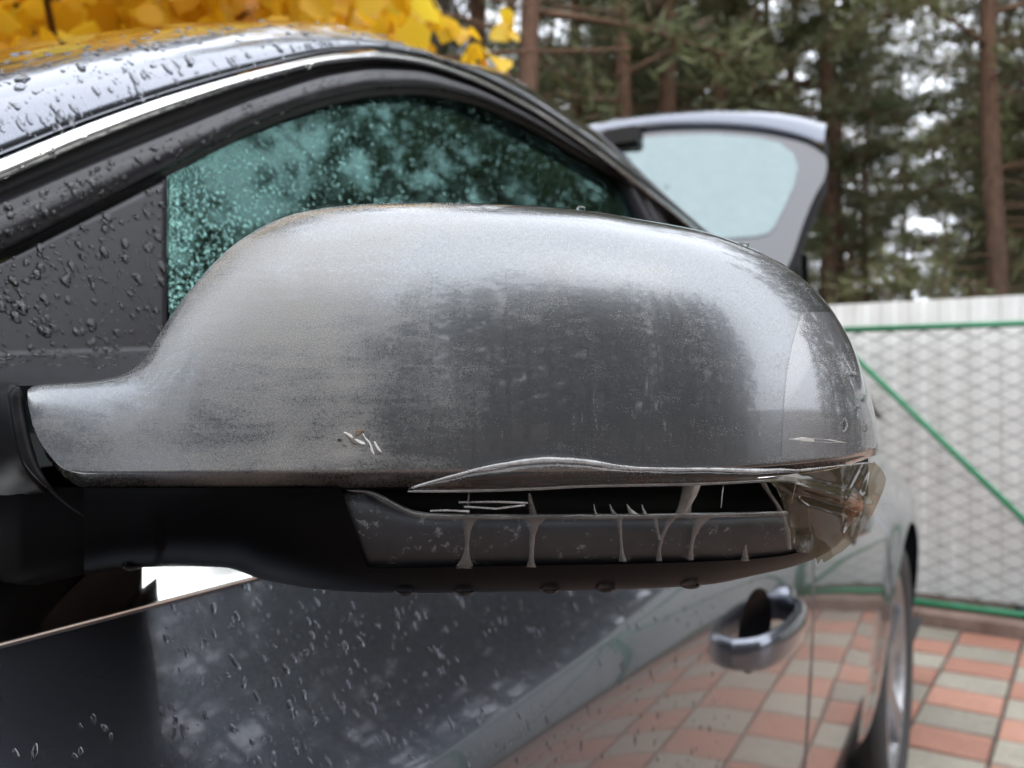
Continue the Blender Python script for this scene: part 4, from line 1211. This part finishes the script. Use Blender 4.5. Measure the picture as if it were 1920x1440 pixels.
strand([(1397,1052),(1397,1040),(1398,1022)], [16,10,3], .018, .015)
strand([(876,968),(878,945),(879,925)], [5,4,3], .0085, .004)
for pts in ([(860,942),(930,941),(990,943)], [(806,958),(840,957),(880,959)], [(765,921),(800,922),(860,921)], [(870,950),(930,954),(985,947)]):
    ribbon('tape_strand', pts, .00032, [D0(p[0])+.0055 for p in pts], MAT['tape_edge'])
for pts in ([(1356,910),(1354,930),(1352,952)], [(1493,903),(1488,925),(1484,945)]):
    ribbon('tape_strand', pts, .00018, [D0(p[0])+.004 for p in pts], MAT['tape_edge'])
for (x, w) in ((1118,6),(1152,11),(1189,17),(1210,8)):
    strand([(x,964),(x-w*.5,955),(x-w*.8,945)], [w, w*.5, 1.5], .0085, .007, 'tape_edge')
# crumpled bag of tape at the tip
def crumple():
    L = pchip([(0,1438),(.12,1462),(.3,1474),(.5,1478),(.75,1483),(1,1494)]); 
    ltop = 893; 
    out = [(1440,900),(1500,888),(1580,880),(1640,868)]
    right = [(1641,868),(1655,882),(1662,897),(1658,915),(1648,940),(1636,965),(1620,990),(1602,1014),(1580,1034),(1556,1047),(1545,1050)]
    left = [(1440,900),(1455,915),(1466,938),(1474,962),(1480,985),(1482,1004),(1488,1020),(1493,1033),(1500,1036),(1510,1034),(1520,1040)]
    n = len(right); rows = []; nu = 70
    fr = lambda arr, t: (np.interp(t, np.linspace(0,1,len(arr)), [a[0] for a in arr]), np.interp(t, np.linspace(0,1,len(arr)), [a[1] for a in arr]))
    for k in range(64):
        t = k/63; a = fr(left, t); b = fr(right, t); r_ = []
        for j in range(nu):
            s = j/(nu-1); px = a[0]+(b[0]-a[0])*s; py = a[1]+(b[1]-a[1])*s
            if t < .12: py += -6*math.sin(math.pi*s)*(1-t/.12)
            if t > .85: py += (t-.85)/.15*(5*math.sin(s*14)+7*math.sin(math.pi*s))
            w = max(0, (px-1500)/165)
            base_ = .2535+.030*w**1.6
            # folds running down from the pinch beside the slot, and across to the tip
            f = 0
            q = px-1530+(py-940)*.10
            f += .0024*abs(math.sin(q*.045+1.2*noise.noise(Vector((px*.012, py*.01, 3)))))*min(1, max(0, (py-930)/60))
            g = py-(905+(px-1480)*.28)
            f += -.0060*math.exp(-(g/11)**2)*min(1, max(0, (px-1455)/40))*(1 if px < 1600 else max(0, 1-(px-1600)/40))
            g2 = py-(925+(px-1500)*.30)
            f += .0055*math.exp(-(g2/9)**2)*min(1, max(0, (px-1490)/30))*(1 if px < 1590 else max(0, 1-(px-1590)/40))
            f += .0026*noise.noise(Vector((px*.018, py*.012, 7)))
            h = (px-1605)+(py-905)*.35
            f += .0022*abs(noise.noise(Vector((h*.045, py*.010, 1))))*(1 if px > 1580 else 0)
            r_.append(at(px, py, base_+f))
        rows.append(r_)
    sheet('tape_bag', rows, MAT['tape_brown'])
crumple()
# rust brown lump of the broken lamp showing through the tape
MAT['rust'] = mottled('broken_lamp_bits', (0.05,0.03,0.035), (0.33,0.13,0.07), 260, .35, .5, .002)
lump = []
for k in range(10):
    t = k/9*math.pi; lump.append([at(1592+ (26*math.sin(t))*math.cos(a)+10*math.cos(t)*.3, 955+ (34*math.sin(t))*math.sin(a)*1.0-8*math.sin(t)*math.cos(a), .300-.010*math.cos(t)+.003*noise.noise(Vector((a*2, t*3, 0)))) for a in np.linspace(0, 2*math.pi, 18)[:-1]])
strip('lamp_remnant', lump, MAT['rust'], wm, wrap=True)

# ------------------------------------------------------------------ rain
rd = random.Random(21)
def bvh(o):
    me = o.data; return BVHTree.FromPolygons([v.co.copy() for v in me.vertices], [tuple(p.vertices) for p in me.polygons])
SEG = 9
def drop_into(mb, p, n, down, a, b, h, irr):
    tv = (down-n*down.dot(n))
    if tv.length < 1e-4: tv = n.orthogonal()
    tv.normalize(); s = n.cross(tv)
    ph = [rd.uniform(-irr, irr) for _ in range(SEG)]
    v_ = []
    for rr, hh in ((1.0, -.10), (.96, .30), (.72, .78), (.36, .98)):
        for k in range(SEG):
            an = 2*math.pi*k/SEG; e = 1+ph[k]
            la = a*(1.15 if math.cos(an) > 0 else .85)
            v_.append(p + tv*(la*rr*e*math.cos(an)+a*.12*hh) + s*(b*rr*e*math.sin(an)) + n*(h*hh))
    v_.append(p+n*h+tv*a*.12)
    f = grid_faces(4, SEG, True)+[(3*SEG+k, 3*SEG+(k+1) % SEG, 4*SEG) for k in range(SEG)]
    mb.add(v_, f)
def rain(name, label, o, sampler, n, size, elong, hgt, irr, extra=None):
    tree = bvh(o); mb = MB(); c = 0; tries = 0
    while c < n and tries < n*30:
        tries += 1
        px, py = sampler(); r = ray(px, py).normalized()
        loc, nr, idx, dist = tree.ray_cast(CAM, r)
        if loc is None: continue
        if nr.dot(r) > 0: nr = -nr
        u = rd.random(); s = size[0]+(size[1]-size[0])*u**3.6
        e = elong*rd.uniform(.7, 1.3)
        dn = Vector((0,0,-1))+Vector((rd.gauss(0,.2), rd.gauss(0,.25), 0))
        drop_into(mb, loc, nr, dn, s*e, s, s*hgt*rd.uniform(.8,1.2), irr); c += 1
    ob = mb.build(name, extra or MAT['water'], None, True)
    tag(ob, label, 'raindrops', kind='stuff'); return ob
U_ = rd.uniform
def s_roof():
    x = U_(-20, 900) if rd.random() < .8 else U_(-20, 450); t = U_(0,1)**.8; return x, ctop(x)-4+(silh(x)-ctop(x)+4)*t
rain('raindrops', 'raindrops beaded on the grey roof pillar above the trim', ap, s_roof, 520, (.0004,.0027), 1.9, .42, .14)
def s_frame():
    x = U_(-20, 900); t = U_(.2,.97); return x, ftop(x)+(fbot(x)-ftop(x))*t
rain('raindrops', 'small raindrops on the black window frame', dframe, s_frame, 520, (.0005,.0021), 1.25, .6, .3)
def s_cover():
    x = U_(-10, 308); y0 = fbot(x)+16; t = U_(0,1)
    if rd.random() > (1.15-.55*t)*(1 if x > 30 else .8): t = U_(0,.6)
    return x, y0+(672-y0)*t
rain('raindrops', 'irregular raindrops on the black corner cover', corner, s_cover, 330, (.0006,.0024), 1.2, .6, .34)
def s_edge(): x = U_(-10, 300); return x, 668+U_(-6,22)
rain('raindrops', 'flat raindrops along the ledge above the mirror foot', corner, s_edge, 60, (.0008,.0022), 1.6, .4, .3)
def s_glass():
    x = 318+820*U_(0,1)**1.35; y0 = fbot(x)+14; return x, y0+(600-y0)*U_(0,1)**1.1
rain('raindrops', 'fine raindrops speckling the green side window', win, s_glass, 6500, (.0004,.0013), 1.15, .6, .15, MAT['window_drop'])
def s_door():
    x = 300+1080*U_(0,1)**.9; y = U_(1085, 1440); return x, y
rain('raindrops', 'thin raindrop streaks on the grey front door', door1, s_door, 1000, (.00025,.0015), 2.2, .40, .2)
def s_door2(): return U_(20,210), U_(1300,1440)
rain('raindrops', 'few larger raindrops at the front edge of the door', door1, s_door2, 9, (.0008,.0016), 2.0, .4, .25)
def s_trim(): x = U_(0, 800); return x, ctop(x)+(cbot(x)-ctop(x))*U_(.4,.95)
rain('raindrops', 'raindrops hanging on the bright roof trim', roof_trim, s_trim, 26, (.0008,.0022), 1.5, .6, .2)
mb = MB()
for (px, py, s) in ((1089,391,.0011),(1395,459,.0012),(1606,764,.0010)):
    v_ = 1-(py-m_top(px))/(m_cre(px)-m_top(px)); p = cap_pt(px, py, 0)
    drop_into(mb, p, -ray(px, py-400).normalized(), Vector((0,0,-1)), s, s*1.5, s*.9, .05)
for (px, py, a, b) in ((1583,795,.0028,.0011),(1598,700,.0010,.0020),(1576,672,.0009,.0016),(1617,745,.0016,.0008),(1622,800,.0020,.0009)):
    p = cap_pt(px, py, .0004); drop_into(mb, p, -ray(px, py).normalized(), Vector((0,0,-1)), a, b, .0008, .3)
tag(mb.build('raindrops', MAT['water'], None, True), 'few raindrops clinging to the taped mirror cap end', 'raindrops', kind='stuff')
mb = MB()
for px in (757,868,1030,1135,1292,245):
    py = m_bot(px)-3; p = at(px, py, low_d(max(px,60), .97))
    drop_into(mb, p, Vector((0,0,-1)), Vector((0,1,0)), .0030, .0034, .0014, .12)
tag(mb.build('raindrops', MAT['water'], None, True), 'raindrops hanging under the black mirror shell', 'raindrops', kind='stuff')
